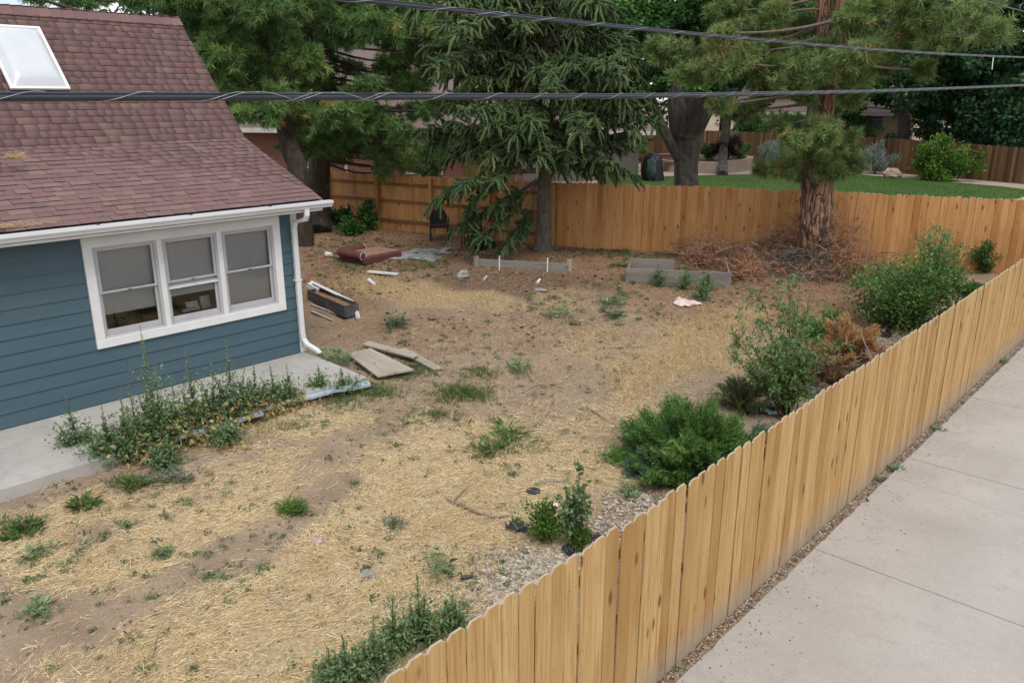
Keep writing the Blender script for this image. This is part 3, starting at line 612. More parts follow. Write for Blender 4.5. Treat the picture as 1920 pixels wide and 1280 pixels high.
# ================================================================== FENCES
def boardmesh(name, wd, h, th, mat):
    """dog-eared picket, local x across, y thickness, z up"""
    c = wd*.22; e = .0045
    ring = [(-wd/2, 0), (wd/2, 0), (wd/2, h-c), (wd/2-c, h), (-wd/2+c, h), (-wd/2, h-c)]
    b = MB(); k = 6; inn = []
    for x, z in ring: inn.append((x*(1-2*e/wd), z-(e if z > .1 else 0)))
    V = [(x, -th/2, z) for x, z in inn]+[(x, -th/2+e, z) for x, z in ring]+[(x, th/2-e, z) for x, z in ring]+[(x, th/2, z) for x, z in inn]
    F = [tuple(range(k))]+[tuple(range(3*k, 4*k))[::-1]]
    for l in range(3):
        for i in range(k): F.append((l*k+(i+1) % k, l*k+i, (l+1)*k+i, (l+1)*k+(i+1) % k))
    b.add(V, F); k0 = len(b.f)
    for z_ in (.28, .95, 1.5):
        for x_ in (-.035, .035): b.add([(x_+.0045*math.cos(a_), -th/2-.0012, z_+.0045*math.sin(a_)) for a_ in np.arange(6)*math.pi/3], [tuple(range(6))])
    for i in range(k0, len(b.f)): b.mi[i] = 2
    for i in range(2, 2+3*k): b.mi[i] = 1 if (i-2) % k in (2, 3, 4) else 0
    return b.mesh(name, [mat, MT['cut_end'], MT['rust']])
def fence(name, label, pts, bw, topf, basef, mat, railside, postgap=2.4, rails=(.28, .95, 1.5), seed=0, cat='fence', railmat=None, posts=None, th=.016, jit=.012, postcut=.2, gap=(.992, .986, .98), tilt=.0012):
    """pts: plan polyline; railside +1/-1 puts rails on the left/right of travel"""
    f = empty(name, (pts[0][0], pts[0][1], basef(*pts[0]))); tag(f, label, cat, None); inv = Matrix.Translation((-pts[0][0], -pts[0][1], -basef(*pts[0])))
    lr = np.random.default_rng(seed); ms_ = [boardmesh('board', bw*k, 1.75, th, mat) for k in gap]; railmat = railmat or mat; postmesh = None
    for (a, c_) in zip(pts[:-1], pts[1:]):
        A, B_ = Vector(a), Vector(c_); L = (B_-A).length; d = (B_-A)/L; rz = math.atan2(d.y, d.x); nrm = Vector((-d.y, d.x))*railside
        n = int(L/bw)
        for i in range(n):
            q = A+d*((i+.5)*L/n); zb = basef(q.x, q.y)-.02; h = topf(q.x, q.y)-zb+lr.normal(0, jit)
            o = link('board', ms_[int(lr.integers(0, 3))], None, f, (q.x, q.y, zb), (lr.normal(0, .003), lr.normal(0, tilt), rz+lr.normal(0, .01)), (L/n/bw, 1, h/1.75)); o.matrix_parent_inverse = inv
            off = lr.normal(0, .0045); o.location.x += nrm.x*off; o.location.y += nrm.y*off
        m_ = int(L/postgap)+1
        st = [A+d*min(L, j*L/m_) for j in range(m_+1)]
        for j in range(m_):
            p0, p1 = st[j], st[j+1]
            for rz_ in rails:
                b = MB(); V = []; o2 = nrm*(.014+.019)
                za, zc = basef(p0.x, p0.y)+rz_*(topf(p0.x, p0.y)-basef(p0.x, p0.y))/1.75, basef(p1.x, p1.y)+rz_*(topf(p1.x, p1.y)-basef(p1.x, p1.y))/1.75
                for (pp, zz) in ((p0+d*.003, za), (p1-d*.003, zc)):
                    for (u, z_) in ((-.019, -.045), (.019, -.045), (.019, .045), (-.019, .045)): V.append((pp.x+o2.x+nrm.x*u, pp.y+o2.y+nrm.y*u, zz+z_))
                b.add(V, [(3, 2, 1, 0), (4, 5, 6, 7), (0, 1, 5, 4), (1, 2, 6, 5), (2, 3, 7, 6), (3, 0, 4, 7)]); o = b.build('rail', railmat, f); o.matrix_parent_inverse = inv
        for j in range(m_+1 if c_ is pts[-1] else m_):
            p0 = st[j]+nrm*(.014+.040+.046); zb = basef(p0.x, p0.y)
            if not postmesh: bb = MB(); bb.box((0, 0, .5), (.09, .09, 1)); postmesh = bb.mesh('post', [mat])
            o = link('post', postmesh, None, f, (p0.x, p0.y, zb-.06), (0, 0, rz), (1, 1, topf(st[j].x, st[j].y)-zb-postcut)); o.matrix_parent_inverse = inv
    return f
FX = -.614*CH
def near_top(x, y): return float(np.interp(y, [0, 2.1, 3.3, 4.8, 9.5, 11.6, 14, 17, 22], [1.745, 1.738, 1.725, 1.722, 1.775, 1.79, 1.82, 1.845, 1.95]))
fence('board_fence', 'pale new dog-eared wooden fence running along the concrete sidewalk', [(FX, 1.0), (FX, 21.95)], .1515, near_top, lambda x, y: 0., MT['fence'], 1, 2.44, seed=3, jit=.004, gap=(.966, .955, .945), tilt=.0022)
BT = lambda x, y: .60+1.74
pA, pB, pC = Vector((-24.6, 15.1)), Vector((-14.35, 17.30)), Vector((-2.95, 22.05))
def topback(x, y): return float(np.interp(x, [-24, -19.9, -14.5, -13.4, -8.2, -4.5, -3], [2.33, 2.33, 2.36, 2.40, 2.40, 2.37, 2.36]))
fence('rail_fence', 'warm brown wooden fence with rails showing, behind the dog bed and patio chairs', [tuple(pA), tuple(pB)], .142, topback, lambda x, y: float(terr(x, y)), MT['fence_back'], -1, 2.42, (.3, .92, 1.45), 5, railmat=MT['rail'], postcut=.0)
fence('board_fence', 'warm brown dog-eared wooden fence at the back between yard and neighbouring lawn', [tuple(pB-(pC-pB).normalized()*.05), tuple(pC)], .142, topback, lambda x, y: float(terr(x, y)), MT['fence_back'], 1, 2.42, seed=6)
# dark stained fence beyond the lawn: pickets too small to pick apart, joined
ff_ = [atz(1150, 292, .6), atz(1235, 297, .6), atz(1385, 305, .6), atz(1530, 313, .6), atz(1640, 321, .6), atz(1920, 345, .6), atz(2150, 366, .6)]
fo = empty('stained_fence', ff_[1]); tag(fo, 'dark brown stained wooden fence on the far side of the green lawn', 'fence'); lr = np.random.default_rng(9)
def far_h(i, f): return np.interp(i+f, [0, 1, 2, 3, 4, 5, 6], [2.0, 2.0, 1.98, 1.95, 1.9, 1.72, 1.72])
b = MB(); 
for i in range(6):
    A, B_ = Vector(ff_[i][:2]), Vector(ff_[i+1][:2]); L = (B_-A).length; d = (B_-A)/L; n = int(L/.15)
    for k in range(n):
        q = A+d*(k+.5)*L/n; h = far_h(i, k/n)+lr.normal(0, .01); b.box((q.x, q.y, .58+h/2), (.143, .018, h), math.atan2(d.y, d.x)+lr.normal(0, .03))
me = b.mesh('pickets', None); npf = len(me.polygons); a = me.attributes.new('tint', 'FLOAT', 'FACE'); tv = np.repeat(lr.random(npf//6), 6).astype(np.float32); a.data.foreach_set('value', tv)
mF = leafmat('stained_pickets', [(0, (.07, .036, .018)), (.4, (.115, .062, .028)), (.8, (.155, .088, .04)), (.95, (.2, .12, .055)), (1, (.27, .165, .075))], 0, .8)
me.materials.append(mF); o = link('pickets', me, None, fo); o.matrix_parent_inverse = Matrix.Translation(-Vector(ff_[1])); tag(o, kind='stuff')
b = MB()
for i in range(6):
    A, B_ = Vector(ff_[i]), Vector(ff_[i+1])
    for z_ in (.4, 1.4): b.tube([A+Vector((0, .06, z_)), B_+Vector((0, .06, z_))], .035, 4)
o = b.build('rail', MT['fence_far'], fo); o.matrix_parent_inverse = Matrix.Translation(-Vector(ff_[1]))
# pale slat gate behind the spruce
gp_ = [atr(868, 300, 27.5), atr(965, 300, 26.2)]
gt = empty('side_gate', (gp_[0].x, gp_[0].y, .6)); tag(gt, 'tall yellowish vertical slat gate behind the spruce, left of its trunk', 'gate'); d = (gp_[1]-gp_[0]); d.z = 0; L = d.length; d.normalize(); rz = math.atan2(d.y, d.x); n = int(L/.085)
b = MB(); b.box((0, 0, .5), (.06, .02, 1)); sm = b.mesh('slat', [MT['bamboo']]); lr = np.random.default_rng(13)
for k in range(n):
    q = gp_[0]+d*(k+.5)*L/n; o = link('slat', sm, None, gt, (q.x, q.y, .58), (0, 0, rz), (1, 1, 2.25+lr.normal(0, .07))); o.matrix_parent_inverse = Matrix.Translation((-gp_[0].x, -gp_[0].y, -.6))
for z_ in (.9, 2.3):
    q = (gp_[0]+gp_[1])/2; b = MB(); b.box((q.x-d.y*-.04, q.y+d.x*.04, z_+.1), (L, .035, .08), rz); o = b.build('rail', MT['rail'], gt); o.matrix_parent_inverse = Matrix.Translation((-gp_[0].x, -gp_[0].y, -.6))

# ================================================================== NEIGHBOUR'S LAWN, PATH, PLANTER
def sheet(name, pix, z, mat, th=.0):
    P = [atz(x, y, z) for x, y in pix]; b = MB(); b.add([(p[0], p[1], z) for p in P], [tuple(range(len(P)))]); o = b.build(name, mat)
    if o.data.polygons[0].normal.z < 0: o.data.flip_normals()
    return o
MT['lawn'] = plain('lawn_grass', (.055, .11, .022), (.085, .145, .03), .35, .9, .8, 60, coord='Object', lo=.3, hi=.7, dist=.03)
MT['gravel'] = plain('pale_gravel', (.44, .36, .29), (.32, .26, .2), 30, .95, .8, 60, dist=.02)
q = sheet('gravel_path', [(1100, 335), (1100, 296), (1235, 298), (1385, 306), (1530, 314), (1640, 322), (1920, 346), (2200, 372), (2200, 420), (1100, 420)], .612, MT['gravel']); tag(q, kind='structure')
lawn_px = [(1120, 338), (1200, 332), (1300, 329), (1400, 327), (1500, 318), (1570, 322), (1640, 330), (1720, 336), (1800, 343), (1880, 350), (1950, 358), (1870, 386), (1800, 400), (1700, 430), (1120, 430)]
q = sheet('lawn', lawn_px, .622, MT['lawn']); tag(q, kind='structure')
# grass blades over the lawn
lp = np.array([atz(x, y, .622)[:2] for x, y in lawn_px])
def inpoly(P, poly):
    x, y = P[:, 0], P[:, 1]; c_ = np.zeros(len(P), bool); j = len(poly)-1
    for i in range(len(poly)):
        a, b_ = poly[i], poly[j]; k = ((a[1] > y) != (b_[1] > y)) & (x < (b_[0]-a[0])*(y-a[1])/(b_[1]-a[1]+1e-12)+a[0]); c_ ^= k; j = i
    return c_
Q = rng.uniform(lp.min(0), lp.max(0), (330000, 2)); Q = Q[inpoly(Q, lp)][:110000]; n = len(Q)
base = np.c_[Q, np.full(n, .62)]; tip = base+np.c_[rng.normal(0, .025, (n, 2)), rng.uniform(.03, .06, n)]
s = Soup(); s.add(blades(base, tip, .007), np.clip(rng.random(n)*.5+.5*fbm(Q[:, 0]*.6+Q[:, 1]*.8, Q[:, 1]*.15, .9, 4), 0, 1)); o = s.build('lawn_grass', LF['lawn']); tag(o, 'short mown green grass of the neighbouring lawn', 'grass', kind='stuff')
# wash of low fence wire and pale rail at the right end of the lawn
A, B_ = atr(1868, 385, 33), atr(1945, 352, 36)
b = MB(); wf = empty('garden_rail', A); tag(wf, 'low grey garden rail at the right end of the lawn', 'rail')
A = Vector((A.x, A.y, .62)); B_ = Vector((B_.x, B_.y, .62))
for k in range(7):
    q = A.lerp(B_, k/6); b = MB(); b.box((q.x, q.y, .82), (.06, .06, .45)); o = b.build('post', MT['gray_wood'], wf); o.matrix_parent_inverse = Matrix.Translation(-wf.location)
b = MB(); b.tube([A+Vector((0, 0, .42)), B_+Vector((0, 0, .42))], .05, 6); o = b.build('top_rail', MT['gray_wood'], wf); o.matrix_parent_inverse = Matrix.Translation(-wf.location)
# planter wall
pw = [(1208, 318), (1255, 322), (1345, 326), (1408, 318), (1412, 312), (1330, 306), (1215, 306)]
PP = [atz(x, y, .62) for x, y in pw]; b = MB(); n = len(PP); cen = sum([Vector((p[0], p[1])) for p in PP], Vector((0, 0)))/n
V = []
for hh, sc_ in ((.0, 1), (.62, 1), (.62, .86), (.5, .86)):
    for p in PP: q = cen+(Vector((p[0], p[1]))-cen)*sc_; V.append((q.x, q.y, .6+hh))
F = [(l*n+i, l*n+(i+1) % n, (l+1)*n+(i+1) % n, (l+1)*n+i) for l in range(3) for i in range(n)]
b.add(V, F); b.m = 1; b.add([V[3*n+i] for i in range(n)], [tuple(range(n))]); o = b.build('planter', [MT['planter'], MT['soil']]); tag(o, 'curved beige masonry planter behind the lawn', 'planter')
b = MB(); q = T(1672, 334); q = Vector(atz(1672, 334, .62))
def rock(name, c, r, mat, seed, label=None, cat='rock', par=None, group=None):
    lr = np.random.default_rng(seed); b = MB(); V = []; F = []; N, K = 7, 10
    for i in range(N+1):
        for k in range(K):
            th_ = math.pi*i/N; ph = 2*math.pi*k/K; u = 1+lr.normal(0, .09); V.append((c[0]+r[0]*math.sin(th_)*math.cos(ph)*u, c[1]+r[1]*math.sin(th_)*math.sin(ph)*u, c[2]+r[2]*math.cos(th_)*u))
    for i in range(N):
        for k in range(K): F.append((i*K+k, (i+1)*K+k, (i+1)*K+(k+1) % K, i*K+(k+1) % K))
    b.add(V, F); o = b.build(name, mat, par)
    if label: tag(o, label, cat, group)
    return o
rock('boulder', (q.x, q.y, .82), (.5, .4, .3), MT['pink_rock'], 4, 'pinkish boulder on the gravel edge beyond the lawn')

# ================================================================== NEIGHBOUR HOUSES
def brickmat(name, a, b_, mort, sc_):
    m, t, p = newmat(name); v = coords(t, (1, 1, 1), False, 'Object'); gp = nd(t, 'ShaderNodeTexCoord'); sx = nd(t, 'ShaderNodeSeparateXYZ'); t.links.new(gp.outputs['Object'], sx.inputs[0])
    ad = nd(t, 'ShaderNodeMath', operation='ADD'); t.links.new(sx.outputs['X'], ad.inputs[0]); t.links.new(sx.outputs['Y'], ad.inputs[1]); cb = nd(t, 'ShaderNodeCombineXYZ'); t.links.new(ad.outputs[0], cb.inputs[0]); t.links.new(sx.outputs['Z'], cb.inputs[1])
    br = nd(t, 'ShaderNodeTexBrick'); br.inputs['Scale'].default_value = sc_; br.inputs['Color1'].default_value = c4(a); br.inputs['Color2'].default_value = c4(b_); br.inputs['Mortar'].default_value = c4(mort); br.inputs['Mortar Size'].default_value = .012; br.inputs['Bias'].default_value = .1
    br.inputs['Brick Width'].default_value = .5; br.inputs['Row Height'].default_value = .17
    t.links.new(cb.outputs[0], br.inputs['Vector']); t.links.new(br.outputs['Color'], p.inputs['Base Color']); p.inputs['Roughness'].default_value = .9; bump(t, p, br.outputs['Fac'], -.6, .02); return m
MT['brick_red'] = brickmat('red_brick', (.17, .062, .035), (.12, .045, .028), (.2, .15, .12), 2.0)
MT['brick_pale'] = brickmat('pale_brick', (.46, .30, .2), (.58, .43, .31), (.5, .44, .38), 1.3)
MT['roof_far'] = plain('mauve_shingle_roof', (.19, .14, .13), (.14, .105, .1), 5, .9, .5, 9, (1, 1, 6))
def simple_house(name, label, A, B_, depth, zb, ze, zr, wallmat, roofmat, over=.5):
    """gabled house whose front wall runs from A to B (plan), going back by depth"""
    A, B_ = Vector(A[:2]), Vector(B_[:2]); d = (B_-A).normalized(); n = Vector((-d.y, d.x)); n = n if n.dot(A) > 0 else -n
    h = empty(name, (A.x, A.y, zb)); tag(h, label, 'house'); inv = Matrix.Translation((-A.x, -A.y, -zb)); L = (B_-A).length
    def P(u, v_, z): q = A+d*u+n*v_; return (q.x, q.y, z)
    b = MB(); b.add([P(0, 0, zb), P(L, 0, zb), P(L, depth, zb), P(0, depth, zb), P(0, 0, ze), P(L, 0, ze), P(L, depth, ze), P(0, depth, ze), P(0, depth/2, zr-.1), P(L, depth/2, zr-.1)], [(0, 1, 5, 4), (1, 2, 6, 9, 5), (2, 3, 7, 6), (3, 0, 4, 8, 7)])
    o = b.build('wall', wallmat, h); o.matrix_parent_inverse = inv
    sl = (zr-ze)/(depth/2); b = MB()
    for s_, (v0, v1) in enumerate(((-over, depth/2), (depth+over, depth/2))):
        z0 = ze-over*sl; b.add([P(-over, v0, z0), P(L+over, v0, z0), P(L+over, v1, zr), P(-over, v1, zr), P(-over, v0, z0+.12), P(L+over, v0, z0+.12), P(L+over, v1, zr+.12), P(-over, v1, zr+.12)], [(0, 1, 2, 3), (4, 5, 6, 7), (0, 1, 5, 4), (1, 2, 6, 5), (2, 3, 7, 6), (3, 0, 4, 7)])
    r_ = b.build('roof', roofmat, h); r_.matrix_parent_inverse = inv
    b = MB(); z0 = ze-over*sl; q0, q1 = P(-over, -over-.03, z0+.0), P(L+over, -over-.03, z0+.0); c_ = [(q0[i]+q1[i])/2 for i in range(3)]
    b.box(c_, (L+2*over, .05, .2), math.atan2(d.y, d.x)); o = b.build('fascia', MT['fascia'], r_)
    def window(u, z, w_, hh):
        fr_ = empty('window'); fr_.parent = h; fr_.matrix_parent_inverse = inv
        q = P(u, -.03, z); b = MB(); rz = math.atan2(d.y, d.x); b.box(q, (w_, .06, hh), rz); b.build('frame', MT['fascia'], fr_)
        for sgn in (-.25, .25): q = P(u, -.062, z+sgn*hh*.92); b = MB(); b.box(q, (w_*.86, .012, hh*.42), rz); b.build('pane', MT['farglass'], fr_)
    def door(u, zt, w_):
        q = P(u, -.03, (zb+zt)/2); b = MB(); b.box(q, (w_, .06, zt-zb), math.atan2(d.y, d.x)); o = b.build('door', MT['fascia'], h); o.matrix_parent_inverse = inv
    return h, window, P, inv
MT['farglass'] = plain('far_window_glass', (.16, .19, .22), (.1, .12, .14), 1, .15, 0, spec=.6)
hl, wl, Pl, il = simple_house('brick_house', 'red brick house with mauve roof partly hidden behind the pine and spruce', atr(440, 250, 37.5), atr(905, 250, 33.0), 9, .5, 3.75, 6.9, MT['brick_red'], MT['roof_far'], .6)
wl(3.2, 2.3, 1.2, 1.1); wl(8.6, 2.2, 1.6, 1.2)
b = MB(); q = atr(648, 300, 34.6); b.box((q.x, q.y, 2.0), (.09, .09, 3.0)); o = b.build('porch_post', MT['fascia'], hl); o.matrix_parent_inverse = il
h2, w2, P2, i2 = simple_house('low_house', 'low roofed house behind the spruce between brick house and big tree', atr(900, 250, 40), atr(1200, 250, 42), 8, .5, 3.3, 5.6, MT['mauve_wall'], MT['roof_far'], .6)
w2(2, 2.2, 1.2, 1.1)
hr, wr, Pr_, ir = simple_house('brick_house', 'pale tan brick house seen between trees beyond the stained fence', atr(1385, 240, 62), atr(1712, 250, 60), 9, .5, 3.9, 6.6, MT['brick_pale'], MT['roof_far'], .5)
LH = (Vector(atr(1712, 250, 60)[:2])-Vector(atr(1385, 240, 62)[:2])).length
wr(LH*.795, 3.25, 1.0, 1.35); wr(LH*.18, 3.0, 1.2, 1.1); wr(LH*.5, 3.0, 1.0, 1.2)
b = MB(); q = Pr_(LH*.955, -.06, 2.2); b.tube([q, (q[0], q[1], 3.8)], .06, 6); o = b.build('downspout', MT['rust'], hr); o.matrix_parent_inverse = ir

# ================================================================== OVERHEAD CABLES
def helix(P, rad, pitch, n):
    out = []; P = [Vector(p) for p in P]; L = [0]
    for a, c_ in zip(P[:-1], P[1:]): L.append(L[-1]+(c_-a).length)
    tot = L[-1]
    for i in range(n):
        s_ = tot*i/(n-1); k = min(max(int(np.searchsorted(L, s_))-1, 0), len(P)-2); f = (s_-L[k])/(L[k+1]-L[k]); q = P[k].lerp(P[k+1], f); a = 2*math.pi*s_/pitch
        out.append(q+Vector((math.cos(a)*rad, 0, math.sin(a)*rad)))
    return out
def cable(label, pts, offs, lash, pitch):
    c_ = empty('utility_cable', pts[0]); tag(c_, label, 'cable', None); inv = Matrix.Translation(-Vector(pts[0]))
    for (dx, dz, r_) in offs:
        b = MB(); b.tube([Vector(p)+Vector((dx, 0, dz)) for p in pts], r_, 10); o = b.build('cable', MT['cable'], c_, smooth=True); o.matrix_parent_inverse = inv
    if lash:
        tot = sum((Vector(b_)-Vector(a)).length for a, b_ in zip(pts[:-1], pts[1:]))
        b = MB(); b.tube(helix(pts, lash, pitch, int(tot/pitch*14)), .0009, 4); o = b.build('lashing_wire', MT['wire'], c_); o.matrix_parent_inverse = inv
    return c_, inv
XC = -2.82
def cab(pix, ext):
    P = [onx(x, y, XC) for x, y in pix]; a = P[0]+(P[0]-P[1]).normalized()*ext*9; z = P[-1]+(P[-1]-P[-2])*1.5
    P = [a]+P+[z]; out = []
    for i in range(len(P)-1):                             # Catmull-Rom
        p0, p1, p2, p3 = P[max(i-1, 0)], P[i], P[i+1], P[min(i+2, len(P)-1)]
        for t_ in np.linspace(0, 1, 8, endpoint=False): out.append(.5*((2*p1)+(p2-p0)*t_+(2*p0-5*p1+4*p2-p3)*t_*t_+(3*p1-p0-3*p2+p3)*t_**3))
    return out+[P[-1]]
k1 = cab([(0, 181), (400, 181), (800, 181), (1180, 180), (1420, 176), (1640, 171), (1800, 165), (1920, 160)], 2.0)
cable('lower bundled black overhead cable crossing level in front of roof and trees', k1, [(0, .0085, .0062), (.006, -.003, .0085), (-.009, -.008, .0075)], .0158, .34)
k2 = cab([(640, -3), (900, 24), (1300, 64), (1620, 92), (1800, 103), (1920, 108)], 1.2)
c2, inv2 = cable('upper black overhead cable slanting down toward the right edge', k2, [(0, -.002, .0088), (0, .0095, .0035)], .0112, .42)
b = MB(); q = onx(1863, 106, XC); b.tube([q, q+Vector((0, 0, -.07)), q+Vector((.005, .01, -.16))], .006, 6); o = b.build('tie', MT['white'], c2); o.matrix_parent_inverse = inv2
k3 = cab([(1830, -2), (1870, 9), (1920, 22)], 2.5)
cable('thin single overhead wire in the top right corner', k3, [(0, 0, .007)], 0, 1)

# ================================================================== TREES
def crm(P, n=6):
    P = [Vector(p) for p in P]; out = []
    for i in range(len(P)-1):
        p0, p1, p2, p3 = P[max(i-1, 0)], P[i], P[i+1], P[min(i+2, len(P)-1)]
        for t_ in np.linspace(0, 1, n, endpoint=False): out.append(.5*((2*p1)+(p2-p0)*t_+(2*p0-5*p1+4*p2-p3)*t_*t_+(3*p1-p0-3*p2+p3)*t_**3))
    return out+[P[-1]]
def interp(a, n): return list(np.interp(np.linspace(0, len(a)-1, n), range(len(a)), a))
def trunkmesh(b, pts, rad, n=14, wob=.07, sub=6, seed=0):
    P = crm(pts, sub); b.tube(P, interp(rad, len(P)), n, True, wob, seed); return P
def tufts(soup, C, A, nn, L, w, r, tint0, spread=(.15, 1.75)):
    """needle tufts at C along axes A"""
    M = len(C); c = np.repeat(C, nn, 0); a = np.repeat(A, nn, 0); th = r.uniform(*spread, M*nn)[:, None]
    pp = unit(np.cross(a, rdir(M*nn, r))); d = unit(a*np.cos(th)+pp*np.sin(th)); b0 = c+a*(r.uniform(-.11, .05, M*nn)[:, None]); LL = L*r.uniform(.7, 1.15, M*nn)[:, None]
    tip = b0+d*LL; tip[:, 2] -= .12*LL[:, 0]*(r.random(M*nn))
    soup.add(blades(b0, tip, w, r), np.clip(np.repeat(tint0, nn)+r.normal(0, .1, M*nn), 0, .965))
def pine(name, label, trunk, rad, clusters, lmat, bmat, seed, L=.2, nn=38, dens=1., extra=None, candle=.12, limb_r=.022, w=.0055):
    r = np.random.default_rng(seed); base = Vector(trunk[0]); t_ = empty(name, base); tag(t_, label, 'tree'); inv = Matrix.Translation(-base)
    b = MB(); P = trunkmesh(b, trunk, rad, 16, .08, 7, seed)
    if extra:
        for e, er in extra: P2_ = trunkmesh(b, e, er, 12, .08, 6, seed+1); P = P+P2_
    o = b.build('trunk', bmat, t_); o.matrix_parent_inverse = inv
    PT = np.array([tuple(p) for p in P]); lb = MB(); tw = MB(); s = Soup()
    for (c, rad_, sp) in clusters:
        c = np.array(c); hd = np.hypot(*(PT[:, :2]-c[:2]).T); cost = np.abs(PT[:, 2]-(c[2]+.1*hd))+.15*hd; a = PT[np.argmin(cost)]; D = np.linalg.norm(c-a)
        mid = (a+c)/2+np.array([0, 0, -.06*D])+r.normal(0, .08*D, 3); lp_ = bez(a, mid, c, 7); r0 = min(.012+limb_r*D*.6, .11)
        lb.tube(lp_, interp([r0, r0*.75, r0*.35], 7), 6, False)
        n = max(4, int((8+20*rad_)*sp*dens)); e = rdir(n, r)*rad_*(r.random(n)**.4)[:, None]; e[:, 2] *= .62
        for q in e:
            q = c+q; st = Vector(c*.75+a*.25) if r.random() < .4 else Vector(c); mid = (st+Vector(q))/2+Vector(r.normal(0, .1*rad_, 3)); pth = bez(st, mid, q, 4); tw.tube(pth, [.012, .009, .007, .004], 3, False)
            k = max(2, int(3.4*dens)); tt = r.uniform(.35, 1, k)**.7; pa = np.array([tuple(p) for p in pth]); ax = unit(pa[-1]-pa[-2])[None, :]
            C_ = np.stack([np.interp(tt*3, [0, 1, 2, 3], pa[:, i]) for i in range(3)], 1)+r.normal(0, .07, (k, 3)); out_ = unit(C_-c+1e-6)
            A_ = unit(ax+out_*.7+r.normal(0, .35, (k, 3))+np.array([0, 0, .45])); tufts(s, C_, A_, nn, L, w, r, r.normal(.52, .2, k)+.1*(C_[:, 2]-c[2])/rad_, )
            if r.random() < candle*3:
                j = int(np.argmax(tt)); nb = 3; s.add(blades(np.repeat(C_[j:j+1], nb, 0), C_[j]+np.array([0, 0, .05])+r.normal(0, .05, (nb, 3)), .013, r), np.full(nb, 1.0))
    o = lb.build('limbs', MT['twig'] if extra else bmat, t_); tag(o, kind='stuff'); o.matrix_parent_inverse = inv; o = tw.build('twigs', MT['bark_pine'], t_); tag(o, kind='stuff'); o.matrix_parent_inverse = inv
    o = s.build('needles', lmat, t_); tag(o, kind='stuff'); o.matrix_parent_inverse = inv; return t_
def cl(L, r0, seed, spread=2.2, k=1.):
    r = np.random.default_rng(seed); out = []
    for x, y, rp_x, *sp in L:
        rr = r0+r.uniform(-spread, spread); out.append((tuple(atr(x, y, rr)), k*rp_x*rr/1520, sp[0] if sp else 1.))
    return out
A0 = Vector(T(597, 437))
A_tr = [A0, atr(597, 380, 26.1), atr(600, 300, 26.2), atr(603, 200, 26.2), atr(604, 100, 26.2), atr(600, 20, 26.2), atr(598, -90, 26.3), atr(600, -200, 26.3)]
A_cl = [(540, 60, 62), (562, 110, 62), (592, 160, 55), (540, 160, 55), (560, 212, 52), (602, 212, 46), (642, 216, 50), (682, 222, 50), (720, 216, 45), (602, 262, 42), (640, 282, 36), (570, 248, 42), (690, 268, 34), (660, 245, 45), (722, 258, 32), (560, 0, 70), (630, 40, 52), (650, 62, 42), (700, 50, 62), (690, 20, 62), (740, 70, 55), (780, 42, 60), (770, 112, 38, .6), (805, 95, 40, .6), (740, 10, 62), (822, 10, 52), (640, 8, 62), (705, 165, 32, .7), (755, 160, 34, .8), (790, 150, 34, .9), (665, 130, 28, .6), (725, 125, 32, .8), (655, 180, 26, .7), (820, 200, 34, .8), (745, 288, 42, .7), (800, 300, 38, .7), (850, 285, 36, .6), (830, 130, 34, .6), (860, 190, 34, .5), (790, 205, 30, .6), (830, 72, 50), (770, 305, 34, .5), (725, 318, 25, .35), (805, 275, 28, .5), (850, 30, 55), (760, 250, 30, .6), (600, 110, 50), (585, 60, 55), (520, 110, 50), (700, 300, 26, .35), (560, 280, 34, .8), (810, 320, 28, .4), (545, -70, 80), (640, -80, 90), (740, -70, 80), (600, -160, 90)]
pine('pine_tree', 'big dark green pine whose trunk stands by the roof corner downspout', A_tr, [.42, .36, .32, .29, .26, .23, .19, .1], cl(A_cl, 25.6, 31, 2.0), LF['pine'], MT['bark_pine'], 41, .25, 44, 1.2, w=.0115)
B0 = atr(560, 330, 23.5); B0.z = .4; B0 = Vector((B0.x, B0.y, float(terr(B0.x, B0.y))))
B_tr = [B0, atr(558, 320, 23.6), atr(546, 285, 23.8), atr(533, 225, 24), atr(520, 130, 24), atr(505, 20, 24), atr(490, -100, 24.2)]
B_cl = [(352, 2, 62), (372, 42, 60), (430, 62, 60), (402, 108, 48), (452, 132, 60), (435, 172, 40), (482, 62, 60), (502, 110, 60), (422, 0, 60), (472, 182, 52), (522, 182, 45), (492, 5, 60), (455, 212, 26, .7), (300, -8, 30, .45), (240, -5, 26, .35), (170, 2, 26, .4), (110, 0, 24, .35), (60, -6, 26, .4), (330, 25, 26, .7), (420, 150, 45), (400, 70, 55), (505, 215, 36, .8), (480, -80, 90), (400, -70, 80), (200, -50, 60, .5), (520, 40, 60)]
pine('pine_tree', 'pine leaning out from behind the maroon roof, branches above the ridge', B_tr, [.3, .28, .26, .24, .2, .16, .1], cl(B_cl, 24., 33, 1.6), LF['pine'], MT['bark_pine'], 43, .24, 44, 1.2, w=.0115)
C0 = T(1527, 500)
C_tr = [C0, atr(1529, 440, 20.6), atr(1532, 380, 20.6), atr(1534, 300, 20.7), atr(1538, 220, 20.7), atr(1545, 160, 20.7), atr(1547, 100, 20.7), atr(1548, 20, 20.8), atr(1545, -80, 20.8), atr(1540, -200, 20.9)]
C_ex = [([atr(1540, 190, 20.6), atr(1560, 140, 20.5), atr(1574, 90, 20.5), atr(1580, 20, 20.5), atr(1590, -100, 20.4)], [.2, .19, .19, .17, .1])]
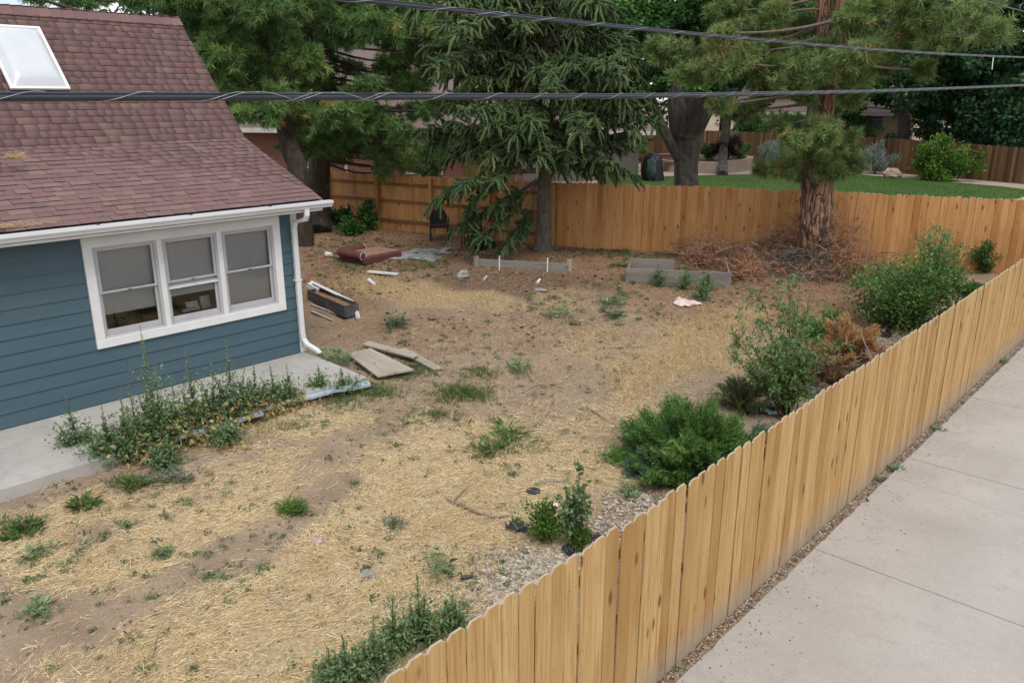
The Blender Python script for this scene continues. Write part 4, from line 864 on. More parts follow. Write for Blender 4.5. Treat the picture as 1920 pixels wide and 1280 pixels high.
C_cl = [(1470, 312, 28), (1505, 285, 46), (1560, 290, 48), (1600, 308, 30), (1540, 245, 42), (1492, 268, 32), (1545, 315, 42), (1420, 316, 16, .5), (1585, 270, 32), (1520, 325, 34), (1380, 212, 30), (1345, 200, 16, .8), (1420, 200, 26, .7), (1540, 98, 36), (1580, 112, 36), (1545, 140, 34), (1622, 95, 30), (1258, 102, 38), (1310, 112, 46), (1345, 132, 36), (1228, 90, 24), (1375, 112, 36), (1400, 62, 46), (1450, 32, 48), (1420, 18, 46), (1405, 100, 34), (1480, 62, 38), (1640, 42, 46), (1700, 52, 46), (1758, 42, 52), (1820, 48, 38), (1652, 88, 32), (1700, 84, 32), (1622, 20, 38), (1730, 18, 52), (1782, 78, 28, .6), (1732, 128, 20, .7), (1365, 20, 40), (1500, 118, 30, .8), (1340, 60, 28, .7), (1290, 140, 28), (1560, 200, 30, .7), (1500, 175, 24, .6), (1440, -60, 70), (1640, -60, 80), (1760, -50, 70), (1540, -120, 80), (1470, 95, 32), (1530, 40, 32, .8), (1600, 50, 36, .9), (1440, 130, 34), (1480, 150, 30), (1430, 165, 28), (1610, 140, 30, .8), (1660, 120, 30, .8), (1600, 180, 24, .7), (1460, 230, 22, .6), (1840, 20, 46), (1870, 60, 30, .7)]
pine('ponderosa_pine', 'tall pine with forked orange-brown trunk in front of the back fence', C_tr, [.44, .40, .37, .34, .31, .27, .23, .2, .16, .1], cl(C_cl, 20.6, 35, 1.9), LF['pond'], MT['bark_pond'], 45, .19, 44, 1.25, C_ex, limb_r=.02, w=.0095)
# extra dark bark plates on the ponderosa trunk are in its material; dead bare twigs on the right
# ---- spruce with hanging bottle-brush branchlets
def spruce(label, base, H_, seed):
    r = np.random.default_rng(seed); t_ = empty('spruce_tree', base); tag(t_, label, 'tree'); inv = Matrix.Translation(-base); b = MB()
    top = base+Vector((-.05, .1, H_)); trunkmesh(b, [base, base+Vector((0, .02, 1.3)), base.lerp(top, .4), base.lerp(top, .75), top], [.27, .185, .16, .1, .03], 14, .05, 8, seed)
    b.tube([base+Vector((0, 0, -.05)), base+Vector((0, 0, .25))], [.33, .2], 14, False, .12)
    o = b.build('trunk', MT['bark_spruce'], t_); o.matrix_parent_inverse = inv
    br = MB(); s = Soup(); TP = []; dead = MB()
    right = Vector(RT); fwd = Vector((FW[0], FW[1], 0)).normalized(); specs = []
    z = 2.75
    while z < H_-.4:
        f = 1-(z-1.6)/(H_-1.6)
        for k in range(int(r.integers(6, 11)) if z < 7.5 else 7):
            az = r.uniform(0, 2*math.pi); specs.append((z+r.uniform(-.1, .1), az, (2.75*f**.5+.3)*r.uniform(.35, 1.08)))
        z += .3 if z < 7.5 else .6
    # low boughs seen in the photograph: to the left front hanging to the ground, and to the right
    specs += [(2.15, 'p', (812, 382, 20.6)), (2.0, 'p', (905, 446, 20.0)), (2.1, 'p', (850, 432, 20.4)), (1.7, 'p', (950, 462, 20.4)), (2.0, 'p', (930, 385, 20.3)), (2.2, 'p', (880, 392, 20.5)), (2.5, 'p', (1190, 330, 20.5)), (2.5, 'p', (1150, 310, 20.0)), (2.9, 'p', (1205, 260, 20.6)), (3.3, 'p', (1200, 205, 20.2)), (2.2, 'p', (1120, 325, 20.3)), (2.7, 'p', (790, 245, 20.2)), (3.0, 'p', (850, 230, 19.8)), (3.1, 'p', (930, 225, 19.5)), (2.7, 'p', (1010, 260, 19.3)), (3.0, 'p', (1060, 290, 19.3)), (2.6, 'p', (960, 290, 19.6)), (5, 'p', (800, 90, 20.3)), (4.6, 'p', (840, 130, 19.5)), (5, 'p', (1180, 110, 20.2))]
    for _ in range(34):
        x_, y_ = r.uniform(775, 1205), r.uniform(5, 270)
        if y_ > 170 and x_ < 880 and r.random() < .6: continue
        e_ = atr(x_, y_, r.uniform(18.6, 20.6)); specs.append((max(1.9, e_.z-base.z+r.uniform(-.1, .9)), 'p', (x_, y_, math.hypot(e_.x, e_.y))))
    for (z0, az, ln) in specs:
        a = Vector((base.x, base.y, base.z+z0)).lerp(Vector((top.x, top.y, base.z+z0)), z0/H_)
        if az == 'p': e = atr(*ln); L = (e-a).length; low = True
        else:
            hd = Vector((math.cos(az), math.sin(az), 0)); L = ln; low = False
            e = a+hd*L+Vector((0, 0, L*r.uniform(-.42, .06)))
        mid = (a+e)/2+Vector((0, 0, r.uniform(-.06, .2)*L))+Vector(r.normal(0, .07*L, 3)); pth = bez(a, mid, e, 8); br.tube(pth, interp([.012+.008*L, .018, .008], 8), 5, False)
        pa = np.array([tuple(p) for p in pth]); side = unit(np.cross(pa[-1]-pa[0], [0, 0, 1.]))
        n = int(21*L+10); tt = r.uniform(.22 if not low else .35, 1, n)**.8
        for t0 in tt:
            p0 = np.array([np.interp(t0*7, range(8), pa[:, i]) for i in range(3)]); out_ = unit((pa[-1]-pa[0]))*r.uniform(.0, 1.)+side*r.uniform(-1.1, 1.1)+np.array([0, 0, r.uniform(-.2, .35)]); TP.append((p0+r.normal(0, .03, 3), unit(out_), r.uniform(.22, .5)*(1 if L > 1 else .8)))
        TP.append((pa[-1], unit(pa[-1]-pa[-2]), .4))
        for k in range(6):
            t0 = r.uniform(.1, .7); p0 = Vector([np.interp(t0*7, range(8), pa[:, i]) for i in range(3)]); dead.tube([p0, p0+Vector(r.normal(0, .12, 3))+Vector((0, 0, -.15)), p0+Vector(r.normal(0, .16, 3))+Vector((0, 0, -.42))], [.006, .004, .002], 3, False)
    # branchlets: core tube plus short needles all round
    K = 6; M = len(TP); P0 = np.array([t[0] for t in TP]); D = np.array([t[1] for t in TP]); Ls = np.array([t[2] for t in TP]); tb = np.clip(r.normal(.42, .16, M), 0, .9); brown = r.random(M) < .09
    g = np.linspace(0, 1, K); pts = P0[:, None, :]+D[:, None, :]*(Ls[:, None]*(g**.8)[None, :]*.8)[:, :, None]; dr_ = np.clip(r.normal(.4, .36, M), -.25, 1.)
    pts[:, :, 2] -= (Ls[:, None]*(g**1.3)[None, :])*dr_[:, None]
    pts += r.normal(0, .012, pts.shape)
    nn = 50; ti = r.random((M, nn))*.999; k0 = (ti*(K-1)).astype(int); fr_ = (ti*(K-1)-k0)[:, :, None]; ar = np.arange(M)[:, None]
    b0 = pts[ar, k0]*(1-fr_)+pts[ar, k0+1]*fr_; tan = unit(pts[ar, k0+1]-pts[ar, k0]); pp = unit(np.cross(tan, rdir(M*nn, r).reshape(M, nn, 3))); dr = unit(tan*.75+pp)
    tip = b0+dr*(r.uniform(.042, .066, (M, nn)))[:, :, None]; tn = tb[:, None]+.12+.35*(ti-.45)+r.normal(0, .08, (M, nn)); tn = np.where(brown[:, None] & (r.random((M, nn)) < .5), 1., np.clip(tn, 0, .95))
    s.add(blades(b0.reshape(-1, 3), tip.reshape(-1, 3), .0115, r), tn.ravel())
    V = []; F = []; TT = []; q = 5; rc = np.array([.014, .03, .034, .033, .029, .009])
    tan = unit(np.gradient(pts, axis=1)); u = unit(np.cross(tan, np.array([.3, .2, 1.]))); vv = np.cross(tan, u)
    ang = np.arange(q)*2*math.pi/q; ringv = pts[:, :, None, :]+rc[None, :, None, None]*(u[:, :, None, :]*np.cos(ang)[None, None, :, None]+vv[:, :, None, :]*np.sin(ang)[None, None, :, None])
    V = ringv.reshape(-1, 3); idx = np.arange(M*K*q).reshape(M, K, q); a_, b_ = idx[:, :-1, :], np.roll(idx, -1, 2)[:, :-1, :]; c_, d_ = np.roll(idx, -1, 2)[:, 1:, :], idx[:, 1:, :]
    F = np.concatenate([np.stack([a_, b_, c_], -1).reshape(-1, 3), np.stack([a_, c_, d_], -1).reshape(-1, 3)]); tt = np.tile(np.repeat(np.clip(tb-.22, 0, 1), (K-1)*q), 2); s.add((V, F), tt)
    o = br.build('boughs', MT['bark_spruce'], t_); tag(o, kind='stuff'); o.matrix_parent_inverse = inv; o = dead.build('dead_twigs', MT['twig_grey'], t_); tag(o, kind='stuff'); o.matrix_parent_inverse = inv
    o = s.build('branchlets', LF['spruce'], t_); tag(o, kind='stuff'); o.matrix_parent_inverse = inv; return len(TP)
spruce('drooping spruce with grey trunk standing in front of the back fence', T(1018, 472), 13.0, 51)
# ---- broadleaf trees
def leafy(name, label, base, limbs, clusters, lmat, seed, n_per, L=.16, W=.055, bark='bark_grey', trunk=None, shell=.55, cat='tree', limbr=.05):
    r = np.random.default_rng(seed); base = Vector(base); t_ = empty(name, base); tag(t_, label, cat); inv = Matrix.Translation(-base); b = MB(); P = []
    for pts, rad in limbs: P += trunkmesh(b, pts, rad, 12, .08, 5, seed)
    PT = np.array([tuple(p) for p in P])
    for c, rr in clusters:
        c = np.array(c); a = PT[np.argmin(np.linalg.norm(PT-c, axis=1)+.5*np.maximum(0, PT[:, 2]-c[2]))]; b.tube(bez(a, (a+c)/2+r.normal(0, .1*rr, 3), c, 5), interp([limbr, limbr*.3], 5), 5, False)
    o = b.build('trunk', MT[bark], t_); o.matrix_parent_inverse = inv; s = Soup()
    for c, rr in clusters:
        c = np.array(c); n = int(n_per*rr**1.7)
        ns = max(5, int(9*rr*rr)); sub = rdir(ns, r)*rr*r.uniform(.45, 1, ns)[:, None]; sub[:, 2] *= .75; k = r.integers(0, ns, n); srad = r.uniform(.25, .42, ns)*min(1.2, rr)
        off = rdir(n, r); p0 = c+sub[k]+off*(srad[k]*r.random(n)**.45)[:, None]*np.array([1.15, 1.15, .7]); d = unit(off+rdir(n, r)*.9+np.array([0, 0, -.35])); nr = unit(off*.5+np.array([0, 0, 1.])+r.normal(0, .5, (n, 3)))
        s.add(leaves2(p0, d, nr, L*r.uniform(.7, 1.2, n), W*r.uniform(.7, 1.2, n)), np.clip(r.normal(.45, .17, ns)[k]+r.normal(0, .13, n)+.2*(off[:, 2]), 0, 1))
    o = s.build('crown', lmat, t_); tag(o, kind='stuff'); o.matrix_parent_inverse = inv; return t_
def lcl(L, r0, seed, spread):
    r = np.random.default_rng(seed); out = []
    for x, y, rp_x in L: rr = r0+r.uniform(-spread, spread); out.append((tuple(atr(x, y, rr)), rp_x*rr/1520))
    return out
D0 = atr(1287, 350, 28.5); D0.z = .6
D_l = [([D0, atr(1286, 340, 28.5), atr(1287, 290, 28.5), atr(1290, 250, 28.5)], [.48, .42, .42, .46]), ([atr(1287, 262, 28.5), atr(1318, 215, 28.2), atr(1345, 160, 28), atr(1372, 80, 27.6)], [.36, .3, .24, .14]), ([atr(1285, 270, 28.5), atr(1270, 210, 28.6), atr(1268, 150, 28.8), atr(1260, 60, 29)], [.4, .34, .28, .16]), ([atr(1275, 300, 28.4), atr(1252, 258, 28.2), atr(1236, 220, 28), atr(1215, 160, 27.8)], [.2, .17, .13, .08]), ([atr(1295, 255, 28.5), atr(1300, 180, 29), atr(1310, 90, 29.5)], [.3, .26, .16])]
D_c = [(1210, 60, 50), (1230, 120, 45), (1260, 20, 60), (1300, 60, 60), (1330, 20, 60), (1290, 110, 50), (1360, 70, 55), (1400, 30, 60), (1340, 130, 45), (1385, 120, 45), (1430, 80, 50), (1450, 130, 40), (1200, 10, 55), (1180, 100, 36), (1230, 165, 30), (1400, 160, 35), (1450, 20, 55), (1260, 170, 30), (1300, 150, 36), (1500, 40, 45), (1190, 150, 26), (1320, -60, 80), (1220, -60, 70), (1430, -60, 80)]
leafy('broadleaf_tree', 'broadleaf tree with thick forked dark trunk on the lawn behind the fence', D0, D_l, lcl(D_c, 28.6, 61, 2.4), LF['oak'], 62, 1500, .17, .06)
E0 = Vector(atz(1355, 329, .62)); 
leafy('slender_tree', 'tree with single slender grey trunk beside the beige planter', E0, [([E0, atr(1356, 290, 47), atr(1364, 220, 47), atr(1370, 120, 47), atr(1372, 0, 47)], [.3, .24, .21, .17, .1])], lcl([(1370, 90, 50), (1340, 40, 55), (1400, 130, 40), (1420, 60, 50), (1350, -20, 60), (1440, 170, 30), (1475, 130, 45), (1500, 60, 50), (1460, 20, 60)], 47, 63, 3), LF['oak2'], 64, 520, .24, .085)
big = [('dark leafy tree massed at the right edge behind the stained fence', (1850, 290), 53, [(1720, 150, 50), (1770, 190, 50), (1820, 150, 60), (1870, 200, 60), (1910, 140, 60), (1800, 230, 45), (1850, 245, 45), (1900, 250, 50), (1760, 110, 55), (1830, 90, 60), (1900, 70, 60), (1940, 190, 60), (1750, 240, 32), (1960, 100, 60), (1880, 10, 70), (1800, 30, 60), (1930, 20, 60), (1960, 250, 50), (1830, 200, 45), (1780, 150, 45), (1850, 110, 50)], 'oak2', 65),
       ('leafy tree right of the ponderosa trunk, over the pale brick house', (1690, 285), 55, [(1640, 130, 45), (1670, 160, 40), (1610, 160, 36), (1700, 120, 45), (1650, 180, 22), (1720, 210, 28), (1600, 100, 40), (1680, 70, 60), (1620, 40, 60), (1700, 20, 70), (1590, 200, 24), (1750, 60, 50), (1725, 170, 35), (1600, 150, 40), (1570, 60, 40)], 'oak', 66),
       ('tree crown filling the gap between big forked tree and ponderosa', (1480, 290), 66, [(1440, 140, 40), (1480, 160, 40), (1500, 100, 50), (1430, 80, 50), (1460, 40, 60), (1510, 200, 26), (1540, 140, 40), (1400, 20, 60), (1520, 30, 60), (1400, 130, 36), (1370, 60, 50), (1560, 80, 45), (1430, 180, 22), (1460, 190, 20), (1530, 230, 25), (1590, 20, 50), (1490, -20, 60)], 'oak', 67),
       ('tall leafy tree crown behind the spruce top', (1010, 280), 58, [(960, 40, 60), (1020, 60, 60), (1080, 30, 60), (1130, 60, 50), (900, 30, 60), (1000, 0, 60), (1160, 20, 50), (1100, 90, 40), (940, 90, 40), (860, 0, 60), (1160, 110, 30), (1060, 120, 36), (900, 80, 45), (1130, 0, 60), (1180, 60, 50), (1040, -20, 60)], 'oak', 68),
       ('leafy tree crown rising over the left brick house roof', (760, 250), 62, [(700, 30, 55), (760, 50, 50), (820, 40, 60), (650, 10, 60), (600, 30, 50), (740, -10, 60), (800, 0, 60), (860, 60, 50), (560, 20, 50), (680, 70, 30), (520, 50, 40), (480, 70, 40), (620, -20, 60), (540, 90, 36), (850, 110, 30)], 'oak2', 69),
       ('distant leafy tree behind the maroon roof and pine', (430, 200), 60, [(400, 60, 60), (450, 110, 50), (350, 60, 50), (470, 40, 60), (420, 160, 45), (380, 110, 45), (500, 130, 45), (490, 180, 36), (440, 200, 30), (360, 120, 40)], 'oak', 70)]
for lab, (bx, by), rr, L_, mm, sd_ in big:
    b0 = atr(bx, by, rr); b0.z = .6; tp = atr(bx+5, 20, rr); bb = Vector(b0)
    leafy('broadleaf_tree', lab, bb, [([bb, bb.lerp(tp, .3)+Vector((.2, 0, 0)), bb.lerp(tp, .65)-Vector((.2, 0, 0)), tp], [.4, .33, .22, .1])], lcl(L_, rr, sd_, 3.5), LF[mm], sd_+100, 560, .28, .1)
# far-off trees behind the houses read as one mass
r = np.random.default_rng(171); s = Soup()
for _ in range(330):
    x, y, rr = r.uniform(250, 2100), r.uniform(-60, 225), r.uniform(78, 96); c = np.array(atr(x, y, rr)); n = 260; off = rdir(n, r); R_ = r.uniform(2., 3.6); p0 = c+off*(R_*r.random(n)**.4)[:, None]; d = unit(off+rdir(n, r)+np.array([0, 0, -.3])); k = r.normal(.4, .15)
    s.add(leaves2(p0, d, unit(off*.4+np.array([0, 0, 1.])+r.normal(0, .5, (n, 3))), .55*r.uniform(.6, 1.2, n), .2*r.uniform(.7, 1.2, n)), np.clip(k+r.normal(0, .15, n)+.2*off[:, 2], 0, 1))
b = MB()
for x in np.linspace(260, 2090, 26): q = atr(x, 200, 86); b.tube([(q.x, q.y, 0), (q.x, q.y, 9)], [.4, .2], 6)
o = b.build('distant_trunks', MT['bark_grey']); tag(o, 'trunks of the far-off trees behind the houses', 'trunks', kind='stuff')
o = s.build('distant_trees', LF['oak2']); tag(o, 'far-off mass of leafy trees behind the neighbouring houses', 'trees', kind='stuff')
# shrubs beyond the fence
def bushy(name, label, base, rx, rz_, n, lmat, seed, L=.06, W=.02, cat='shrub', stems=9, up=.4, group=None, stem='stem_brown', shape=.5, four=False, par=None):
    """leafy shrub: stems fanning out of the ground, leaves spread along clumps"""
    r = np.random.default_rng(seed); base = Vector(base); t_ = empty(name, base); tag(t_, label, cat, group); b = MB(); s = Soup(); tips = []
    for i in range(stems):
        az = r.uniform(0, 2*math.pi); ra = r.random()**.6; e = Vector((math.cos(az)*rx*ra*.8, math.sin(az)*rx*ra*.8, rz_*(1-.45*ra*ra)*r.uniform(.7, 1.))); mid = Vector((e.x*.3, e.y*.3, e.z*.6))
        pth = bez((r.normal(0, .04), r.normal(0, .04), -.03), mid, e, 6); b.tube(pth, interp([.006+.008*rz_, .003], 6), 5, False); tips += [np.array(p) for p in pth[2:]]
    tag(b.build('stems', MT[stem], t_), kind='stuff'); tips = np.array(tips); nc = int(len(tips)*2.2); k = r.integers(0, len(tips), nc); cc = tips[k]+r.normal(0, .16*rx, (nc, 3))*np.array([1, 1, .7]); cc[:, 2] = np.maximum(cc[:, 2], .05*rz_)
    j = r.integers(0, nc, n); p0 = cc[j]+r.normal(0, .075*rx+.02, (n, 3)); p0[:, 2] = np.abs(p0[:, 2])+.01; o_ = unit(p0-np.array([0, 0, rz_*.3])); d = unit(o_*.6+rdir(n, r)*.8+np.array([0, 0, up])); nr = unit(np.array([0, 0, 1.])+r.normal(0, .6, (n, 3)))
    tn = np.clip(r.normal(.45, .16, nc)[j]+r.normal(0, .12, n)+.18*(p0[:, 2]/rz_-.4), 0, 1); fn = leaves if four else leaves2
    s.add(fn(p0, d, nr, L*r.uniform(.6, 1.25, n), W*r.uniform(.7, 1.2, n)), np.tile(tn, 4) if four else tn); tag(s.build('foliage', lmat, t_), kind='stuff'); return t_
q = Vector(atz(1757, 338, .62)); bushy('round_shrub', 'bright green rounded shrub in front of the stained fence', q, 1.75, 1.9, 9000, LF['lime'], 81, .16, .045)
q = Vector(atz(1640, 326, .62)); bushy('sage_shrub', 'silvery sage shrub right of the ponderosa, by the far fence', q, .95, 1.5, 4200, LF['sage'], 82, .22, .018, up=1.3)
q = Vector(atz(1448, 316, .62)); bushy('sage_shrub', 'silvery sage shrub right of the beige planter', q, 1.1, 1.4, 4600, LF['sage'], 83, .22, .018, up=1.3)
q = Vector(atz(1362, 316, .62)); q.z = 1.1; bushy('round_shrub', 'dark purplish round shrub growing in the beige planter', q, 1.1, 1.5, 5000, leafmat('dark_leaves', [(0, (.02, .02, .012)), (1, (.06, .05, .03))], .2), 84, .12, .04)
q = Vector(atz(1325, 316, .62)); q.z = 1.1; bushy('garden_shrub', 'yellow-green shrub in the planter left of the slender trunk', q, .7, .95, 3000, LF['bush'], 85, .1, .03)
q = Vector(atz(1390, 315, .62)); q.z = 1.1; bushy('garden_shrub', 'yellow-green shrub in the planter right of the slender trunk', q, .7, .85, 3000, LF['bush'], 86, .1, .03)
q = Vector(atz(1165, 300, .62)); bushy('garden_shrub', 'yellow flowering shrub on the patio edge right of the spruce', q, .9, 1.3, 3600, LF['lime'], 87, .12, .04)
q = Vector(atz(1200, 305, .62)); bushy('garden_shrub', 'pale green leafy shrub behind the covered grill', q, .7, 1.0, 3000, LF['lime'], 88, .12, .04)
for px_, lab in ((1405, 'green hedge shrub behind far fence left of ponderosa'), (1470, 'tall green shrub behind far fence beside ponderosa trunk'), (1610, 'green shrub behind far fence right of ponderosa trunk'), (1665, 'green shrub under window of the pale brick house')):
    q = Vector(atz(px_, 300, .62)); bushy('hedge_shrub', lab, q, 1.6, 3.3 if px_ < 1640 else 2.3, 4200, LF['oak'], px_, .18, .06)
# ---- covered grill, bench, umbrella post, table by the neighbour's patio
q = Vector(atz(1222, 338, .62)); gr = empty('covered_grill', q); tag(gr, 'black covered barbecue grill with green mesh bag on the lawn edge', 'grill')
b = MB(); N = 16; prof = [(.62, 0), (.6, .25), (.55, .6), (.5, .95), (.42, 1.2), (.22, 1.34), (0.02, 1.38)]; V = []; F = []; lr = np.random.default_rng(5)
for (rr, z_) in prof:
    for k in range(N): a = 2*math.pi*k/N; w_ = 1+.06*math.sin(a*5+z_*3)*(1.2-z_); V.append((rr*w_*math.cos(a)*1.05, rr*w_*math.sin(a)*.75, z_))
F = [(l*N+k, l*N+(k+1) % N, (l+1)*N+(k+1) % N, (l+1)*N+k) for l in range(len(prof)-1) for k in range(N)]; b.add(V, F+[tuple(range(len(V)-N, len(V)))]); b.build('cover', MT['grill_cover'], gr, smooth=True)
rock('bag', (.3, -.55, .62), (.3, .16, .52), MT['green_bag'], 3, par=gr)
q = Vector(atz(1235, 322, .62)); q.z = .62; be = empty('garden_bench', q, YAW); tag(be, 'dark red wooden bench behind the covered grill', 'bench')
for (c_, d_) in (((0, 0, .5), (2.4, .4, .06)), ((0, .25, .85), (2.4, .06, .2))): b = MB(); b.box(c_, d_); b.build('plank', MT['red_wood'], be)
for sx in (-1, 1): b = MB(); b.box((sx*.95, .1, .35), (.08, .4, .7)); b.build('leg', MT['red_wood'], be)
q = Vector(atz(1183, 335, .62)); b = MB(); b.tube([q, q+Vector((0, 0, 2.3))], .06, 8); b.tube([q+Vector((0, 0, 2.3)), q+Vector((0, 0, 2.42))], [.1, .03], 8); b.tube([q, q+Vector((0, 0, .08))], [.28, .24], 12); o = b.build('umbrella_post', MT['black']); tag(o, 'dark upright post left of the covered grill', 'post')

# ================================================================== YARD PLANTS
def juniper(name, label, base, rx, ry, rz_, n, lmat, seed, L=.3, cat='shrub', w=.006, rz0=.15, droop=.0):
    r = np.random.default_rng(seed); base = Vector(base); t_ = empty(name, base); tag(t_, label, cat); s = Soup(); b = MB()
    nc = max(26, n//60); az = r.uniform(0, 2*math.pi, nc); el = np.arcsin(r.uniform(.02, 1, nc)); dc = np.c_[np.cos(az)*np.cos(el), np.sin(az)*np.cos(el), np.sin(el)]; ext = r.uniform(.7, 1.08, nc)
    for i in range(0, nc, 2): e = dc[i]*ext[i]*np.array([rx, ry, rz_])*.85; b.tube(bez((0, 0, -.02), (e[0]*.6, e[1]*.6, e[2]*.25), e, 5), interp([.018, .006], 5), 4, False)
    tag(b.build('stems', MT['stem_brown'], t_), kind='stuff'); j = r.integers(0, nc, n); tips = dc[j]*(ext[j]*r.uniform(.45, 1., n)**.5)[:, None]*np.array([rx, ry, rz_])+r.normal(0, .06*max(rx, .5), (n, 3)); tips[:, 2] = np.maximum(tips[:, 2], .03)
    ax = unit(dc[j]*np.array([1, 1, .55])+r.normal(0, .17, (n, 3))+np.array([0, 0, .25-droop])); Ls = L*r.uniform(.6, 1.2, n); nb = 26; tt = r.random((n, nb)); b0 = tips[:, None, :]+ax[:, None, :]*((tt-.7)*Ls[:, None])[:, :, None]
    pp = unit(np.cross(ax[:, None, :], rdir(n*nb, r).reshape(n, nb, 3))); dd = unit(ax[:, None, :]+pp*.75); tip = b0+dd*(.10*L/.3*(1.15-.6*tt))[:, :, None]; tb = np.clip(r.normal(.42, .14, nc)[j]+r.normal(0, .1, n), 0, 1)
    s.add(blades(b0.reshape(-1, 3), tip.reshape(-1, 3), w, r), np.clip(tb[:, None]+.4*(tt-.5)+r.normal(0, .06, (n, nb)), 0, 1).ravel()); tag(s.build('sprays', lmat, t_), kind='stuff'); return t_
juniper('juniper_shrub', 'dense dark green spreading juniper against the sidewalk fence', T(1300, 870), 1.02, 1.05, .74, 3600, LF['juniper'], 91, .36)
juniper('juniper_shrub', 'small blue-green juniper clump at the foot of the dark juniper', T(1225, 895), .36, .36, .36, 620, LF['juniperblue'], 92, .22)
juniper('juniper_shrub', 'low blue-green juniper sprig tucked beside the fence', T(1400, 838), .4, .45, .34, 500, LF['juniperblue'], 93, .22)
juniper('juniper_shrub', 'thin olive juniper behind the dark spreading juniper', T(1395, 765), .5, .5, .5, 330, leafmat('olive_sprays', [(0, (.08, .1, .045)), (.5, (.15, .17, .075)), (1, (.22, .22, .11))], .12), 94, .26)
juniper('juniper_shrub', 'small dark green juniper between narrow-leaved shrub and big bush', T(1548, 635), .5, .5, .5, 700, LF['juniper'], 95, .26)
juniper('dead_juniper', 'orange dead juniper leaning on the sidewalk fence', T(1590, 672), .62, .6, .72, 900, LF['orange'], 96, .26)
juniper('dead_juniper', 'rust brown dying juniper below the narrow-leaved shrub', T(1545, 715), .6, .55, .42, 620, leafmat('brown_sprays', [(0, (.16, .09, .06)), (.5, (.26, .16, .1)), (.8, (.3, .22, .1)), (1, (.16, .2, .07))], .1), 97, .24)
juniper('juniper_shrub', 'dark juniper in the corner below the back fence', T(1780, 545), .75, .8, .5, 700, LF['juniper'], 98, .3)
def wand(name, label, base, ends, lmat, seed, L=.06, W=.009, per=46, cat='shrub', stem='stem_brown', cl_=.05, sides=5):
    """open shrub: named stem ends, narrow leaves along stems and side twigs"""
    r = np.random.default_rng(seed); base = Vector(base); t_ = empty(name, base); tag(t_, label, cat); b = MB(); s = Soup()
    for e in ends:
        e = Vector(e)-base; mid = Vector((e.x*.35, e.y*.35, e.z*.55)); pth = bez((r.normal(0, .05), r.normal(0, .05), -.03), mid, e, 9); Ln = e.length; b.tube(pth, interp([.008+.004*Ln, .003], 9), 5, False); pa = np.array([tuple(p) for p in pth]); ax = [(pa, 1)]
        for k in range(sides):
            t0 = r.uniform(.3, .95); p0 = np.array([np.interp(t0*8, range(9), pa[:, i]) for i in range(3)]); e2 = p0+unit(unit(pa[-1]-pa[0])*.8+rdir(1, r)[0])*r.uniform(.12, .32)*Ln; tw_ = bez(p0, (p0+e2)/2+np.array([0, 0, .03]), e2, 5); b.tube(tw_, [.004, .0035, .003, .002, .0015], 3, False); ax.append((np.array([tuple(p) for p in tw_]), .0))
        for a, main in ax:
            n = int(per*(1 if main else .6)); tt = r.uniform(.28 if main else .1, 1, n)*(len(a)-1); p0 = np.stack([np.interp(tt, range(len(a)), a[:, i]) for i in range(3)], 1)+r.normal(0, cl_*.4, (n, 3)); d = unit(unit(a[-1]-a[0])*.6+rdir(n, r)+np.array([0, 0, .1])); nr = unit(np.array([0, 0, 1.])+r.normal(0, .6, (n, 3)))
            s.add(leaves(p0, d, nr, L*r.uniform(.6, 1.25, n), W*r.uniform(.7, 1.2, n)), np.tile(np.clip(r.normal(.5, .2, n), 0, 1), 4))
    tag(b.build('stems', MT[stem], t_), kind='stuff'); tag(s.build('foliage', lmat, t_), kind='stuff'); return t_
w0 = T(1472, 785); rb = math.hypot(w0.x, w0.y)
we = [atr(x, y, rb+dr) for x, y, dr in [(1385, 610, .2), (1365, 660, -.3), (1420, 600, .1), (1440, 615, -.2), (1480, 520, .9), (1500, 535, .6), (1520, 545, .9), (1460, 590, .3), (1500, 620, 0), (1530, 640, .2), (1410, 650, -.4), (1450, 660, -.5), (1490, 690, -.3), (1520, 700, 0), (1545, 600, .8), (1400, 700, -.1), (1470, 640, .2), (1430, 560, .8), (1570, 650, .4), (1380, 640, .4), (1490, 570, .5), (1440, 700, -.5), (1520, 660, -.2)]]
wand('willow_shrub', 'tall open narrow-leaved shrub beside the fence in front of the brush pile', w0, we, LF['willow'], 101, .085, .0125, 60, sides=7)
bushy('leafy_bush', 'large dense leafy bush near the far end of the sidewalk fence', T(1705, 618), 1.3, 1.2, 11000, LF['bush'], 102, .07, .022, stems=22)
bushy('leafy_bush', 'grey-green looser bush behind the large dense bush', T(1745, 550), .8, 1.35, 3600, LF['willow'], 103, .07, .016, stems=14)
def px_tops(L, rb): return [atr(x, y, rb) for x, y in L]
w1 = T(1740, 540); r1 = math.hypot(w1.x, w1.y)
wand('willow_shrub', 'wispy thin-stemmed shrub against the back fence right of the ponderosa', w1, px_tops([(1715, 440), (1740, 430), (1760, 470), (1700, 480), (1725, 465), (1770, 450), (1690, 500)], r1), LF['willow'], 104, .07, .012, 26)
bushy('leafy_bush', 'small upright bush against the back fence near its right end', T(1850, 512), .42, .85, 2200, LF['bush'], 105, .06, .02, stems=10)
bushy('leafy_bush', 'upright bush where the back fence meets the sidewalk fence', T(1903, 505), .4, 1.05, 2200, LF['bush'], 106, .06, .02, stems=10)
w2_ = T(1075, 1022); r2 = math.hypot(w2_.x, w2_.y)
wand('sapling', 'young broad-leaved sapling beside pebbles and the sidewalk fence', w2_, px_tops([(1088, 885), (1100, 905), (1060, 905), (1045, 930), (1075, 920), (1095, 940)], r2), LF['weed'], 107, .075, .028, 26, cat='sapling', stem='stem_green', sides=3)
bushy('leafy_weed', 'bright green bushy weed left of the young sapling', T(1022, 1010), .3, .42, 1500, LF['lime'], 108, .04, .014, cat='weed', stem='stem_green', four=True)
